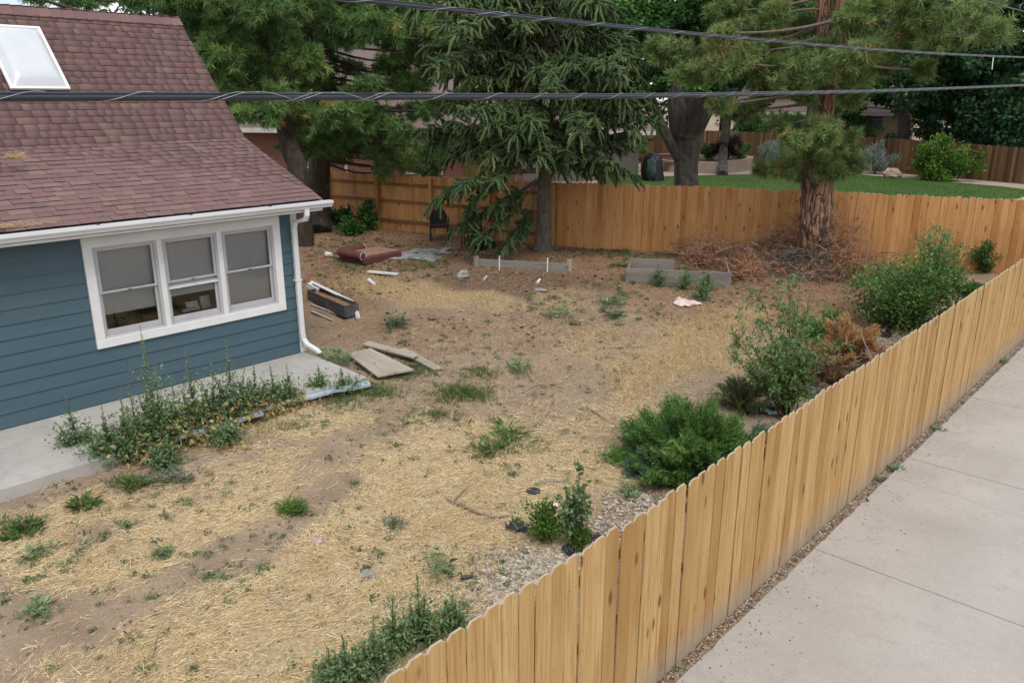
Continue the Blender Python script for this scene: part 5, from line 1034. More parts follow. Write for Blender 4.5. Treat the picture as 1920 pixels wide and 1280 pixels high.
bushy('leafy_weed', 'light green weed at the foot of the sapling', T(1085, 1028), .14, .25, 400, LF['lime'], 109, .045, .018, cat='weed', stem='stem_green', four=True)
# wild lettuce style weeds
def tallweed(label, base, h, nst, seed, lmat='weed', leafL=.075, spread=.16, dry=0, cat='weed', name='tall_weed', group=None):
    r = np.random.default_rng(seed); base = Vector(base); t_ = empty(name, base); tag(t_, label, cat, group); b = MB(); s = Soup(); sd_ = Soup(); nd_ = 0
    for i in range(nst):
        hh = h*(1.12 if i == 0 else r.uniform(.35, .85)); az = r.uniform(0, 6.28); ra = 0.25*spread if i == 0 else spread*r.uniform(.4, 1.3); e = np.array([math.cos(az)*ra, math.sin(az)*ra, hh]); pth = bez((e[0]*.25, e[1]*.25, -.02), (e[0]*.6, e[1]*.6, hh*.55), e, 8); b.tube(pth, interp([.005+.004*h, .002], 8), 5, False); pa = np.array([tuple(p) for p in pth])
        n = int(110*hh+40); tt = r.uniform(.06, 1, n); p0 = np.stack([np.interp(tt*7, range(8), pa[:, k]) for k in range(3)], 1); a = r.uniform(0, 6.28, n); d = unit(np.c_[np.cos(a), np.sin(a), r.uniform(-.1, .9, n)+.6*tt]); ll = leafL*(1.2-1.0*tt)*r.uniform(.6, 1.3, n); nr = unit(np.c_[-np.cos(a)*.3, -np.sin(a)*.3, np.ones(n)]+r.normal(0, .3, (n, 3)))
        s.add(leaves(p0, d, nr, ll, ll*.2), np.tile(np.clip(r.normal(.45, .2, n)+.2*tt, 0, 1), 4))
        n2 = int(230*hh+60); tt = r.uniform(.05, .65, n2); p0 = np.stack([np.interp(tt*7, range(8), pa[:, k]) for k in range(3)], 1)+r.normal(0, leafL*.9, (n2, 3))*np.array([1, 1, .5]); p0[:, 2] = np.maximum(p0[:, 2], .01); d = unit(rdir(n2, r)+np.array([0, 0, .3])); ll = leafL*.62*r.uniform(.5, 1.1, n2)
        s.add(leaves(p0, d, unit(np.array([0, 0, 1.])+r.normal(0, .5, (n2, 3))), ll, ll*.22), np.tile(np.clip(r.normal(.42, .2, n2), 0, 1), 4))
        if dry:
            n = int(dry); p0 = np.c_[r.normal(0, spread*.8, n), r.normal(0, spread*.8, n), np.abs(r.normal(0, .17*h, n))+.02]; nd_ += 1; ll = r.uniform(.05, .11, n); sd_.add(leaves(p0, unit(rdir(n, r)+np.array([0, 0, -.3])), rdir(n, r), ll, ll*.28), np.tile(r.random(n), 4))
    tag(b.build('stems', MT['stem_green'], t_), kind='stuff'); tag(s.build('foliage', LF[lmat], t_), kind='stuff')
    if nd_: tag(sd_.build('withered_leaves', LF['weeddry'], t_), kind='stuff')
    return t_
SW = [((150, 850), .62, 6, 'thin leggy weed at the left end of the weed row by the patio', 0), ((205, 868), .62, 9, 'low bushy weed at the left end of the weed row by the patio', 0), ((240, 862), .72, 9, 'weed with a tall nodding stalk near the left of the patio row', 0), ((268, 858), .8, 9, 'bushy dark weed left of the tallest patio weed', 10), ((300, 845), 1.32, 8, 'tallest weed by the patio, its spike reaching the window casing', 10), ((338, 830), .78, 8, 'leafy weed right of the tallest patio weed', 12),
      ((372, 818), 1.0, 7, 'weed above the left metal flashing strip', 12), ((405, 806), .76, 8, 'leafy weed in the middle of the patio weed row', 12), ((440, 795), .98, 7, 'weed with a single tall spike right of row middle', 10), ((480, 780), .62, 8, 'weed at the right end of the left flashing strip', 8), ((520, 768), .55, 8, 'bushy weed with brown base between the two flashing strips', 12), ((545, 762), .5, 6, 'small weed touching the left end of the right flashing strip', 6), ((605, 738), .38, 6, 'pale weed sprig on the patio edge above the right flashing', 0), ((648, 740), .36, 6, 'pale weed sprig in front of the right flashing strip', 0), ((425, 835), .3, 6, 'low weed in front of the left flashing strip', 4), ((315, 870), .3, 7, 'low green weed at the front foot of the patio row', 0)]
for i, ((x, y), h, n, lab, dry) in enumerate(SW): tallweed(lab, T(x, y), h*1.2, n, 200+i, 'weed', .105, .21, dry*5)
FWd = [((655, 1278), .42, 7, 'feathery weed left of the fence corner at the bottom edge'), ((700, 1262), .5, 7, 'bushy weed at the bottom edge beside the fence'), ((735, 1222), .52, 7, 'spiky weed beside the near end of the fence'), ((790, 1205), .62, 8, 'tallest weed beside the near end of the fence'), ((845, 1180), .36, 6, 'low weed hugging the near fence boards'), ((620, 1275), .26, 6, 'small weed at the bottom edge left of the fence weeds')]
for i, ((x, y), h, n, lab) in enumerate(FWd): tallweed(lab, T(x, y), h, n, 240+i, 'weed', .085, .12)
# dock-like rosettes and smaller clumps that can be told apart
def rosette(name, label, base, rad, n, lmat, seed, h=.5, W=.26, cat='weed', group=None):
    """irregular low clump: spreading basal leaves under a looser mound of small leaves and a few stalks"""
    r = np.random.default_rng(seed); base = Vector(base); s = Soup(); lob = r.normal(0, rad*.38, (5, 2))
    for (m_, l0, l1, e0, e1) in ((int(n*1.1), .3, .75, .1, .9), (int(n*2.4), .12, .34, -.1, 1.4)):
        c = lob[r.integers(0, 5, m_)]; a = r.uniform(0, 6.28, m_); rr = rad*.5*np.sqrt(r.random(m_)); p0 = np.c_[c[:, 0]+np.cos(a)*rr, c[:, 1]+np.sin(a)*rr, np.abs(r.normal(0, rad*.16*h*2, m_))]; a2 = a+r.normal(0, .7, m_)
        d = unit(np.c_[np.cos(a2), np.sin(a2), r.uniform(e0, e1, m_)]); ll = rad*r.uniform(l0, l1, m_)
        s.add(leaves(p0, d, unit(np.array([0, 0, 1.])+r.normal(0, .45, (m_, 3))), ll, ll*W*r.uniform(.6, 1.2, m_)), np.tile(np.clip(r.normal(.45, .24, m_), 0, 1), 4))
    k = 7; a = r.uniform(0, 6.28, k); p0 = np.c_[lob[r.integers(0, 5, k)], np.zeros(k)]; s.add(blades(p0, p0+np.c_[r.normal(0, rad*.3, (k, 2)), rad*r.uniform(.5, 1.3, k)], .004, r), r.random(k))
    o = s.build(name, lmat); o.location = base; return tag(o, label, cat, group)
RS = [((165, 948), .24, 50, 'grass', 'dark leafy rosette weed below the patio corner'), ((62, 985), .22, 46, 'grass', 'dark rosette weed near the left edge by the garden hose'), ((12, 1000), .24, 46, 'grass', 'rosette weed cut by the left edge of the picture'), ((68, 1048), .19, 40, 'weed', 'rosette weed on straw near the left edge'), ((550, 960), .2, 210, 'lime', 'bright feathery green tuft on the bare dirt path'), ((742, 984), .15, 60, 'weedblue', 'blue-grey weed clump on the straw left of the fallen stick'), ((85, 1142), .16, 40, 'weed', 'small weed clump low at the left beside bare dirt'), ((325, 905), .22, 70, 'weedblue', 'grey-green spreading weed in front of the patio weeds'), ((245, 918), .22, 60, 'grass', 'green weed patch in front of the patio weed row'), ((835, 1066), .2, 60, 'weed', 'green weed beside the pebble patch'), ((300, 1040), .14, 44, 'weed', 'small weed at the picture left on straw by the dirt path'), ((738, 612), .32, 80, 'weedblue', 'tallish grey-green weed in the middle of the yard behind the wooden panel'), ((970, 692), .26, 70, 'weed', 'green weed at the yard centre'), ((1155, 572), .26, 70, 'weed', 'green weed cluster between the raised beds and pink cloth'), ((1150, 595), .24, 60, 'weedblue', 'grey-green weed in front of the cluster by the raised beds'), ((1050, 592), .24, 60, 'weed', 'weed beside the small burrow in the yard'), ((1040, 560), .14, 26, 'grass', 'dark star-shaped weed near the flat stone'), ((905, 850), .24, 70, 'grass', 'leafy weed patch at the front of the yard centre'), ((950, 822), .26, 80, 'lime', 'bright leafy weed patch at the yard centre front'), ((1180, 925), .16, 50, 'weed', 'small green weed below the blue-green juniper'), ((625, 680), .36, 120, 'weed', 'green weed clump growing between patio and wooden panel'), ((1230, 520), .2, 50, 'grass', 'small dark weed in front of the right raised bed'), ((1165, 500), .2, 40, 'grass', 'dark weed left of the right raised bed')]
for i, ((x, y), rad, n, lm, lab) in enumerate(RS): rosette('rosette_weed' if n < 60 else 'weed_clump', lab, T(x, y), rad, n, LF[lm], 300+i, .5 if n < 60 else .9, .22 if n < 60 else (.06 if n > 100 else .12))

# ================================================================== YARD LITTER (nobody could count it)
def onpatio(x, y): return (x < PXE+.03) & (y < 7.68)
def scatter(n, x0, x1, y0, y1, r):
    x = r.uniform(x0, x1, n); y = r.uniform(y0, y1, n); ok = ~onpatio(x, y) & (x < FX-.03) & (x > -27); return x[ok], y[ok]
r = np.random.default_rng(71); s = Soup()
x, y = scatter(900000, -12.2, FX-.03, 1.0, 13.5, r); st, go, li, sl_ = fields(x, y); keep = r.random(len(x)) < np.clip(st*1.15+.05, 0, 1)*np.clip(.15+1.9*(fbm(x, y, 3.1, 2)-.22), .04, 1)*np.clip(.05+2.3*(fbm(x, y, 7., 22)-.2), .05, 1); x, y = x[keep], y[keep]; n = len(x)
an = r.uniform(0, 6.28, n)+0; an = np.where(r.random(n) < .5, 2.2+1.2*(fbm(x, y, .7, 6)-.5)*6+r.normal(0, .5, n), an); L = np.where(r.random(n) < .12, r.uniform(.14, .26, n), r.uniform(.04, .13, n)); z0 = gz(x, y)+r.uniform(.004, .03, n)
base = np.c_[x, y, z0]; tip = base+np.c_[np.cos(an)*L, np.sin(an)*L, r.normal(.0, .012, n)]; tip[:, 2] = np.maximum(tip[:, 2], gz(tip[:, 0], tip[:, 1])+.003)
s.add(blades(base, tip, np.where(L > .13, .0026, .0022)*r.uniform(.6, 1.5, n), r), np.clip(.15+.85*r.random(n)*np.clip(.5+fbm(x, y, 2.3, 12), 0, 1), 0, 1)); o = s.build('straw', LF['straw']); tag(o, 'loose pale straw strewn over the near half of the yard', 'straw', kind='stuff'); print('straw', n)
# dry golden grass: upright
s = Soup(); x, y = scatter(420000, -17, FX-.1, 5, 17, r); st, go, li, sl_ = fields(x, y); keep = r.random(len(x)) < np.clip(go*.6+.025, 0, 1); x, y = x[keep], y[keep]; n = len(x); base = np.c_[x, y, gz(x, y)]; L = r.uniform(.03, .1, n)*np.where(x > -9, 1.9, 1.)
tip = base+np.c_[r.normal(0, .6, n)*L, r.normal(0, .6, n)*L, L*r.uniform(.4, 1, n)]; s.add(blades(base, tip, .0035, r), r.random(n)); o = s.build('dry_grass', LF['goldgrass']); tag(o, 'short dry golden grass in the middle of the yard', 'grass', kind='stuff'); print('gold', n)
# pine needle litter
s = Soup(); x, y = scatter(330000, -25, FX-.1, 6.5, 21.5, r); st, go, li, sl_ = fields(x, y); keep = (r.random(len(x)) < np.clip(li*.55+.05, 0, 1)) & (y < np.interp(x, [-24.6, -14.35, -2.95], [15.0, 17.2, 21.9])-.05); x, y = x[keep], y[keep]; n = len(x); an = r.uniform(0, 6.28, n); L = r.uniform(.05, .14, n); base = np.c_[x, y, gz(x, y)+.006]
tip = base+np.c_[np.cos(an)*L, np.sin(an)*L, r.uniform(0, .025, n)]; s.add(blades(base, tip, .0045, r), np.clip(r.normal(.5, .25, n), 0, 1)); o = s.build('pine_litter', LF['litter']); tag(o, 'brown fallen pine needles covering the back of the yard', 'needles', kind='stuff'); print('lit', n)
# pine cones, stones, chips: small lumps
def lumps(name, label, cat, x, y, z, size, mat, tint, r, flat=.65):
    n = len(x); oc = np.array([[1, 0, 0], [0, 1, 0], [-1, 0, 0], [0, -1, 0], [.62, .62, .55], [-.62, .62, .55], [-.62, -.62, .55], [.62, -.62, .55], [0, 0, .95], [0, 0, -.6]], float)
    f = np.array([[0, 4, 7], [0, 1, 4], [1, 5, 4], [1, 2, 5], [2, 6, 5], [2, 3, 6], [3, 7, 6], [3, 0, 7], [4, 5, 8], [5, 6, 8], [6, 7, 8], [7, 4, 8], [1, 0, 9], [2, 1, 9], [3, 2, 9], [0, 3, 9]])
    a = r.uniform(0, 6.28, n); ca, sa = np.cos(a), np.sin(a); sx = size*r.uniform(.8, 1.3, n); sy = size*r.uniform(.55, 1., n); sz = size*flat*r.uniform(.6, 1.1, n); P = oc[None]*(1+r.normal(0, .1, (n, 10, 1))); P = P*np.stack([sx, sy, sz], 1)[:, None, :]
    X = P[..., 0]*ca[:, None]-P[..., 1]*sa[:, None]+x[:, None]; Y = P[..., 0]*sa[:, None]+P[..., 1]*ca[:, None]+y[:, None]; Z = P[..., 2]+(z+sz*.35)[:, None]
    V = np.stack([X, Y, Z], -1).reshape(-1, 3); F = (f[None]+np.arange(n)[:, None, None]*10).reshape(-1, 3); me = npmesh(name, V, F, np.repeat(tint, 16), [mat], smooth=False); o = link(name, me); return tag(o, label, cat, kind='stuff')
x, y = scatter(16000, -24, FX-.2, 10, 21, r); st, go, li, sl_ = fields(x, y); keep = (r.random(len(x)) < li*.09*np.clip(fbm(x, y, .6, 31)*2.2-.4, .1, 1.5)) & (y < np.interp(x, [-24.6, -14.35, -2.95], [15.0, 17.2, 21.9])-.15); x, y = x[keep], y[keep]
lumps('pine_cones', 'fallen brown pine cones scattered over the back of the yard', 'cones', x, y, gz(x, y), r.uniform(.03, .055, len(x)), LF['cone'], r.random(len(x)), r); print('cones', len(x))
pt = []
for (px_, py_, rx_, ry_, n) in ((1010, 1065, 110, 40, 1100), (940, 1110, 70, 30, 420), (1190, 940, 60, 22, 420), (1130, 990, 60, 30, 240), (1060, 1040, 80, 30, 420), (1640, 665, 60, 14, 220), (880, 1130, 70, 30, 200)):
    for _ in range(n):
        q = atz(px_+r.normal(0, rx_*.5), py_+r.normal(0, ry_*.5), .01)
        if q[0] < FX-.05: pt.append(q)
pt = np.array(pt); lumps('river_stones', 'small pale river stones along the inside of the sidewalk fence', 'stones', pt[:, 0], pt[:, 1], gz(pt[:, 0], pt[:, 1]), r.uniform(.012, .036, len(pt)), LF['stone'], r.random(len(pt)), r)
n = 9000; y = r.uniform(1.5, 19, n); x = FX+.016+np.abs(r.normal(0, .04, n)); x = np.minimum(x, XS+.03); lumps('mulch_chips', 'brown wood chips and grit in the strip between fence and sidewalk', 'mulch', x, y, np.full(n, .001), r.uniform(.005, .02, n), LF['mulch'], r.random(n), r, .5)
n = 620; y = 1.5+17*r.random(n); x = XS+np.abs(r.normal(0, .25, n)); lumps('grit', 'grit and leaf crumbs lying on the sidewalk', 'grit', x, y, np.full(n, .03), r.uniform(.003, .011, n), LF['mulch'], r.random(n)*.5, r, .4)
x, y = scatter(5200, -12, FX-.1, 1.2, 14, r); keep = r.random(len(x)) < np.clip(fbm(x, y, 2.1, 41)*1.9-.35, .03, 1); x, y = x[keep], y[keep]; lumps('leaf_crumbs', 'dark dry leaf crumbs and clods scattered through the straw', 'crumbs', x, y, gz(x, y)+.006, r.uniform(.006, .02, len(x)), LF['mulch'], r.random(len(x))*.45, r, .5)
# scattered small weeds and green grass patches (ground cover)
s = Soup(); x, y = scatter(15000, -20, FX-.15, 1.2, 20.5, r); px_, py_ = proj(np.c_[x, y, gz(x, y)]); st, go, li, sl_ = fields(x, y)
gm = mask(px_, py_, [(900, 830, 260, 80, 1), (700, 700, 180, 70, .8), (740, 500, 200, 40, .9), (1150, 580, 200, 50, .9), (640, 780, 120, 40, .8), (300, 900, 200, 50, .6), (1000, 900, 200, 80, .7), (600, 1150, 500, 200, .95), (150, 1080, 250, 120, .95), (450, 980, 300, 100, .9), (1000, 640, 300, 60, .6), (1300, 540, 180, 40, .8), (640, 520, 70, 50, .9), (1000, 690, 200, 60, .6), (1450, 490, 300, 20, .8), (1250, 480, 250, 12, 1), (650, 450, 90, 20, .8)])
keep = (r.random(len(x)) < gm*.62*np.clip(fbm(x, y, 1.3, 14)*2.4-.5, .05, 1.4)) & (y < np.interp(x, [-24.6, -14.35, -2.95], [15.0, 17.2, 21.9])-.06); x, y = x[keep], y[keep]; print('weeds', len(x))
for i in range(len(x)):
    n = int(r.integers(12, 40)); rad = r.uniform(.025, .09)*(1.35 if y[i] > 12 else 1); a = r.uniform(0, 6.28, n); c0 = np.array([x[i], y[i], float(gz(x[i], y[i]))]); p0 = c0+np.c_[r.normal(0, rad*.45, (n, 2)), np.abs(r.normal(0, rad*.25, n))]; d = unit(np.c_[np.cos(a), np.sin(a), r.uniform(0, 1.5, n)]); ll = rad*r.uniform(.25, .7, n); tb = r.normal(.45, .18)
    s.add(leaves(p0, d, unit(np.array([0, 0, 1.])+r.normal(0, .4, (n, 3))), ll, ll*r.uniform(.12, .3)), np.tile(np.clip(tb+r.normal(0, .15, n), 0, 1), 4))
o = s.build('small_weeds', leafmat('small_weed_leaves', [(0, (.045, .075, .03)), (.45, (.085, .13, .055)), (.8, (.13, .18, .085)), (1, (.2, .23, .12))], .25, gain=1.35)); tag(o, 'small green weeds dotted all over the yard', 'weeds', kind='stuff')
s = Soup(); r_ = r
for (cx_, cy_, rx_, ry_, n) in ((865, 740, 60, 18, 2600), (780, 700, 60, 20, 900), (700, 735, 60, 14, 1500), (640, 760, 40, 14, 700), (820, 780, 50, 12, 500), (900, 700, 40, 14, 600), (760, 690, 50, 10, 700), (540, 800, 60, 12, 400), (960, 840, 70, 14, 900), (1290, 480, 160, 5, 900), (1130, 470, 120, 4, 700), (670, 500, 60, 18, 800), (770, 500, 60, 12, 700), (250, 905, 60, 10, 500)):
    P_ = np.array([T(cx_+r.normal(0, rx_*.5), cy_+r.normal(0, ry_*.5)) for _ in range(n//6)]); P_ = np.repeat(P_, 6, 0)+np.c_[r.normal(0, .03, (len(P_)*6, 2)), np.zeros(len(P_)*6)]; m_ = len(P_); L = r.uniform(.04, .12, m_); P_[:, 2] -= .005
    s.add(blades(P_, P_+np.c_[r.normal(0, .5, (m_, 2))*L[:, None], L], .004, r), r.random(m_))
o = s.build('green_grass', LF['grass']); tag(o, 'patches of short green grass around the yard centre and patio', 'grass', kind='stuff')

# ================================================================== BRUSH PILE, STICKS
def sticks(b, c, n, spread, L, r, zmax=.5, rad=(.004, .014), flat=.35):
    for _ in range(n):
        p0 = Vector(c)+Vector((r.normal(0, spread[0]), r.normal(0, spread[1]), 0)); p0.z = float(gz(p0.x, p0.y))+abs(r.normal(0, zmax*.45)); d = Vector(unit(r.normal(size=3)*np.array([1, 1, flat]))); l_ = r.uniform(*L); q = p0+d*l_; q.z = max(q.z, float(gz(q.x, q.y))+.02); r0 = r.uniform(*rad)
        b.tube([p0, (p0+q)/2+Vector(r.normal(0, .05*l_, 3)), q], [r0, r0*.8, r0*.35], 4, False)
def sprays(s, c, n, spread, L, r, zmax=.45):
    p = np.array(c)+r.normal(size=(n, 3))*np.array([spread[0], spread[1], 0]); p[:, 2] = gz(p[:, 0], p[:, 1])+np.abs(r.normal(0, zmax*.55, n)); ax = unit(r.normal(size=(n, 3))*np.array([1, 1, .6])); nb = 24; tt = r.random((n, nb)); b0 = p[:, None]+ax[:, None]*((tt-.5)*L)[:, :, None]; dd = unit(ax[:, None]+1.2*rdir(n*nb, r).reshape(n, nb, 3)); tip = b0+dd*.075
    tip[..., 2] = np.maximum(tip[..., 2], gz(tip[..., 0], tip[..., 1])+.005); tb = r.normal(.5, .2, n); s.add(blades(b0.reshape(-1, 3), tip.reshape(-1, 3), .006, r), np.clip(tb[:, None]+r.normal(0, .12, (n, nb)), 0, 1).ravel())
r = np.random.default_rng(77); cp = T(1450, 508); bp = empty('brush_pile', cp); tag(bp, 'heap of dead rust-coloured branches piled under the ponderosa by the back fence', 'brush pile'); inv = Matrix.Translation(-cp); b = MB(); s = Soup()
for (x, y, n, sp, zm) in ((1330, 490, 60, (.5, .35), .35), (1400, 500, 70, (.5, .4), .35), (1460, 508, 100, (.6, .45), .5), (1530, 512, 150, (.6, .45), .65), (1590, 515, 70, (.45, .4), .6), (1500, 500, 70, (.8, .3), .6)): sticks(b, T(x, y), n, sp, (.4, 1.5), r, zm)
o = b.build('branches', MT['twig'], bp); o.matrix_parent_inverse = inv; tag(o, kind='stuff'); b = MB(); sticks(b, T(1480, 510), 150, (.9, .4), (.4, 1.3), r, .6, (.004, .010)); sticks(b, T(1340, 495), 26, (.35, .3), (.5, 1.1), r, .4); sticks(b, T(1615, 530), 30, (.25, .2), (.3, .8), r, .4); sticks(b, T(1400, 520), 10, (.2, .2), (.4, .7), r, .25, (.01, .022), .8); o = b.build('bleached_branches', MT['twig_grey'], bp); o.matrix_parent_inverse = inv; tag(o, kind='stuff')
for (x, y, n, sp, zm) in ((1325, 496, 330, (.3, .25), .5), (1300, 486, 170, (.25, .2), .6), (1380, 504, 200, (.4, .3), .4), (1430, 508, 150, (.4, .3), .4), (1500, 497, 420, (.35, .25), 1.1), (1575, 508, 480, (.26, .25), 1.1), (1590, 525, 300, (.22, .2), .8), (1545, 525, 120, (.4, .3), .4), (1440, 488, 180, (.4, .2), .6), (1400, 522, 160, (.22, .2), .5)): sprays(s, T(x, y), n, sp, .3, r, zm)
o = s.build('dead_needles', LF['rusty'], bp); o.matrix_parent_inverse = inv; tag(o, kind='stuff')
cp = T(1640, 668); bp = empty('brush_pile', cp); tag(bp, 'tangle of bare grey branches under the orange dead juniper', 'brush pile'); inv = Matrix.Translation(-cp); b = MB(); sticks(b, T(1620, 672), 50, (.3, .3), (.3, 1.), r, .4); sticks(b, T(1640, 690), 30, (.25, .25), (.3, .9), r, .25); o = b.build('branches', MT['twig_grey'], bp); o.matrix_parent_inverse = inv; tag(o, kind='stuff')
def stick(label, pix, rad, mat='twig', up=.02, name='fallen_stick', fork=None):
    P = [T(x, y)+Vector((0, 0, up)) for x, y in pix]; b = MB(); b.tube(crm(P, 4), interp([rad, rad*.5], len(crm(P, 4))), 6)
    if fork: Q = [T(x, y)+Vector((0, 0, up+.03)) for x, y in fork]; b.tube(Q, interp([rad*.6, rad*.3], len(Q)), 5)
    o = b.build(name, MT[mat]); tag(o, label, 'stick')
stick('forked brown stick lying on the straw left of the sapling', [(837, 938), (880, 958), (925, 972), (962, 966)], .016, fork=[(853, 944), (868, 928), (882, 915)])
stick('pale peeled stick lying left of the sapling top', [(1012, 906), (1040, 904), (1070, 902)], .02, 'twig_grey')
stick('thin dark twig standing in the straw at the bottom left', [(288, 1235), (293, 1210), (298, 1185)], .007)
stick('bent pale twig on the straw at bottom centre left', [(500, 1118), (530, 1140), (556, 1160), (552, 1195)], .006, 'twig_grey')
stick('grey branch stub on the ground at the bottom edge by fence weeds', [(650, 1265), (672, 1255), (690, 1246)], .022, 'twig_grey')
stick('dark bent twig on the bare ground left of the junipers', [(1100, 765), (1130, 785), (1160, 805)], .01)
stick('long thin twig across the dry grass at right centre', [(1130, 655), (1170, 653), (1215, 652)], .008)
stick('short curved twig near the yard centre', [(1012, 800), (1028, 775), (1040, 748)], .007)
stick('thin straight twig on the dirt near yard centre', [(980, 738), (1000, 725), (1020, 722)], .01, 'twig_grey')
r = np.random.default_rng(79); b = MB()
for _ in range(90):
    c_ = T(r.uniform(960, 1280), r.uniform(690, 880)); a = r.uniform(0, 6.28); l_ = r.uniform(.1, .35); b.tube([c_+Vector((0, 0, .012)), c_+Vector((math.cos(a)*l_*.5, math.sin(a)*l_*.5, .03)), c_+Vector((math.cos(a+.2)*l_, math.sin(a+.2)*l_, .015))], [.004, .0035, .002], 3, False)
o = b.build('twig_litter', MT['twig']); tag(o, 'thin broken twigs littering the ground left of the junipers', 'twigs', kind='stuff')

# ================================================================== YARD OBJECTS
def quadplank(px4, th, name, mat, par=None, z=.0):
    """plank whose top face has the four given photo corners, lying at height z above ground"""
    P = [T(x, y) for x, y in px4]; P = [p+Vector((0, 0, z)) for p in P]; b = MB(); b.add([p for p in P]+[p-Vector((0, 0, th)) for p in P], [(0, 1, 2, 3), (7, 6, 5, 4), (1, 0, 4, 5), (2, 1, 5, 6), (3, 2, 6, 7), (0, 3, 7, 4)]); o = b.build(name, mat, par, bevel=.004); return o
# weathered panel of planks, tilted a little on the slab edge
wp = [Vector(atz(x, y, .12)) for x, y in ((650, 662), (694, 652), (776, 692), (708, 705))]; pn = empty('wooden_panel', wp[3]); tag(pn, 'weathered grey panel of wide planks lying beside the patio corner', 'panel'); inv = Matrix.Translation(-wp[3])
for k in range(4):
    f0, f1 = [(0, .29), (.295, .6), (.605, .86), (.865, 1)][k]; A, B_, C_, D_ = wp[0].lerp(wp[1], f0), wp[0].lerp(wp[1], f1), wp[3].lerp(wp[2], f1), wp[3].lerp(wp[2], f0); b = MB(); dz = Vector((0, 0, .028)); ct = (A+B_+C_+D_)/4
    P_ = [A, B_, C_, D_]; M_ = Matrix.Rotation(math.atan2((D_-A).y, (D_-A).x)-math.pi/2, 3, 'Z'); rot = Matrix.Rotation(-R(90), 3, 'X')
    loc = [(M_.inverted() @ (p-ct)) for p in P_]; b.add([(p.x, -p.z, p.y) for p in loc]+[(p.x, -p.z+.028, p.y) for p in loc], [(0, 1, 2, 3), (7, 6, 5, 4), (1, 0, 4, 5), (2, 1, 5, 6), (3, 2, 6, 7), (0, 3, 7, 4)])
    o = b.build('plank', MT['gray_wood'], pn); o.matrix_parent_inverse = inv; o.matrix_basis = Matrix.Translation(ct) @ M_.to_4x4() @ Matrix(((1, 0, 0, 0), (0, 0, 1, 0), (0, -1, 0, 0), (0, 0, 0, 1)))
b = MB(); q0, q1 = wp[0].lerp(wp[3], .25), wp[1].lerp(wp[2], .25); b.tube([q0-Vector((0, 0, .06)), q1-Vector((0, 0, .06))], .03, 4); q0, q1 = wp[0].lerp(wp[3], .8), wp[1].lerp(wp[2], .8); b.tube([q0-Vector((0, 0, .06)), q1-Vector((0, 0, .06))], .03, 4); o = b.build('batten', MT['gray_wood'], pn); o.matrix_parent_inverse = inv
def board(name, label, a, c_, wd, th, mat, cat='board', lift=(.02, .02), roll=0):
    A, B_ = T(*a)+Vector((0, 0, lift[0]+th/2)), T(*c_)+Vector((0, 0, lift[1]+th/2)); d = B_-A; L = d.length; b = MB(); b.box((0, 0, 0), (wd, th, L)); o = b.build(name, MT[mat], bevel=.004); X_ = d.normalized(); S_ = X_.cross(Vector((0, 0, 1))).normalized(); N_ = S_.cross(X_); o.matrix_world = Matrix.Translation((A+B_)/2) @ Matrix((S_, -N_, X_)).transposed().to_4x4() @ Matrix.Rotation(roll, 4, 'Z'); return tag(o, label, cat) if label else o
board('loose_board', 'loose grey board leaning along the back of the wooden panel', (686, 650), (780, 680), .17, .04, 'gray_wood', lift=(.05, .1), roll=.15)
board('loose_board', 'pale loose board lying rightmost beside the wooden panel', (752, 660), (822, 697), .18, .035, 'gray_wood', lift=(.04, .03))
# galvanised flashing strips
def flashing(label, a, c_, zt, wd, seed):
    lr = np.random.default_rng(seed); A, B_ = Vector(atz(*a, zt)), Vector(atz(*c_, zt)); d = (B_-A).normalized(); n = Vector((d.y, -d.x, 0)); n = n if n.x > 0 else -n; N = 22; V = []; F = []
    for i in range(N+1):
        t_ = i/N; q = A.lerp(B_, t_); e = .012*math.sin(t_*8+seed)+lr.normal(0, .002)
        for (u, z_) in ((-.02, .008), (wd*.5, .006+e*.4), (wd, -.012+e), (wd+.01, -.05+e), (wd, -.05+e), (wd-.008, -.016+e), (wd*.5, -.001+e*.4), (-.02, .001)): V.append(q+n*u+Vector((0, 0, z_)))
    for i in range(N):
        for k in range(8): F.append((i*8+k, i*8+(k+1) % 8, (i+1)*8+(k+1) % 8, (i+1)*8+k))
    b = MB(); b.add(V, F+[tuple(range(8))[::-1], tuple(range(N*8, N*8+8))]); o = b.build('metal_flashing', MT['galv'], smooth=False); tag(o, label, 'flashing')
flashing('bent galvanised flashing strip along the patio front, left of the weeds gap', (322, 818), (488, 770), .156, .09, 1)
flashing('bent bluish galvanised flashing strip at the patio corner', (558, 742), (690, 714), .156, .1, 4)
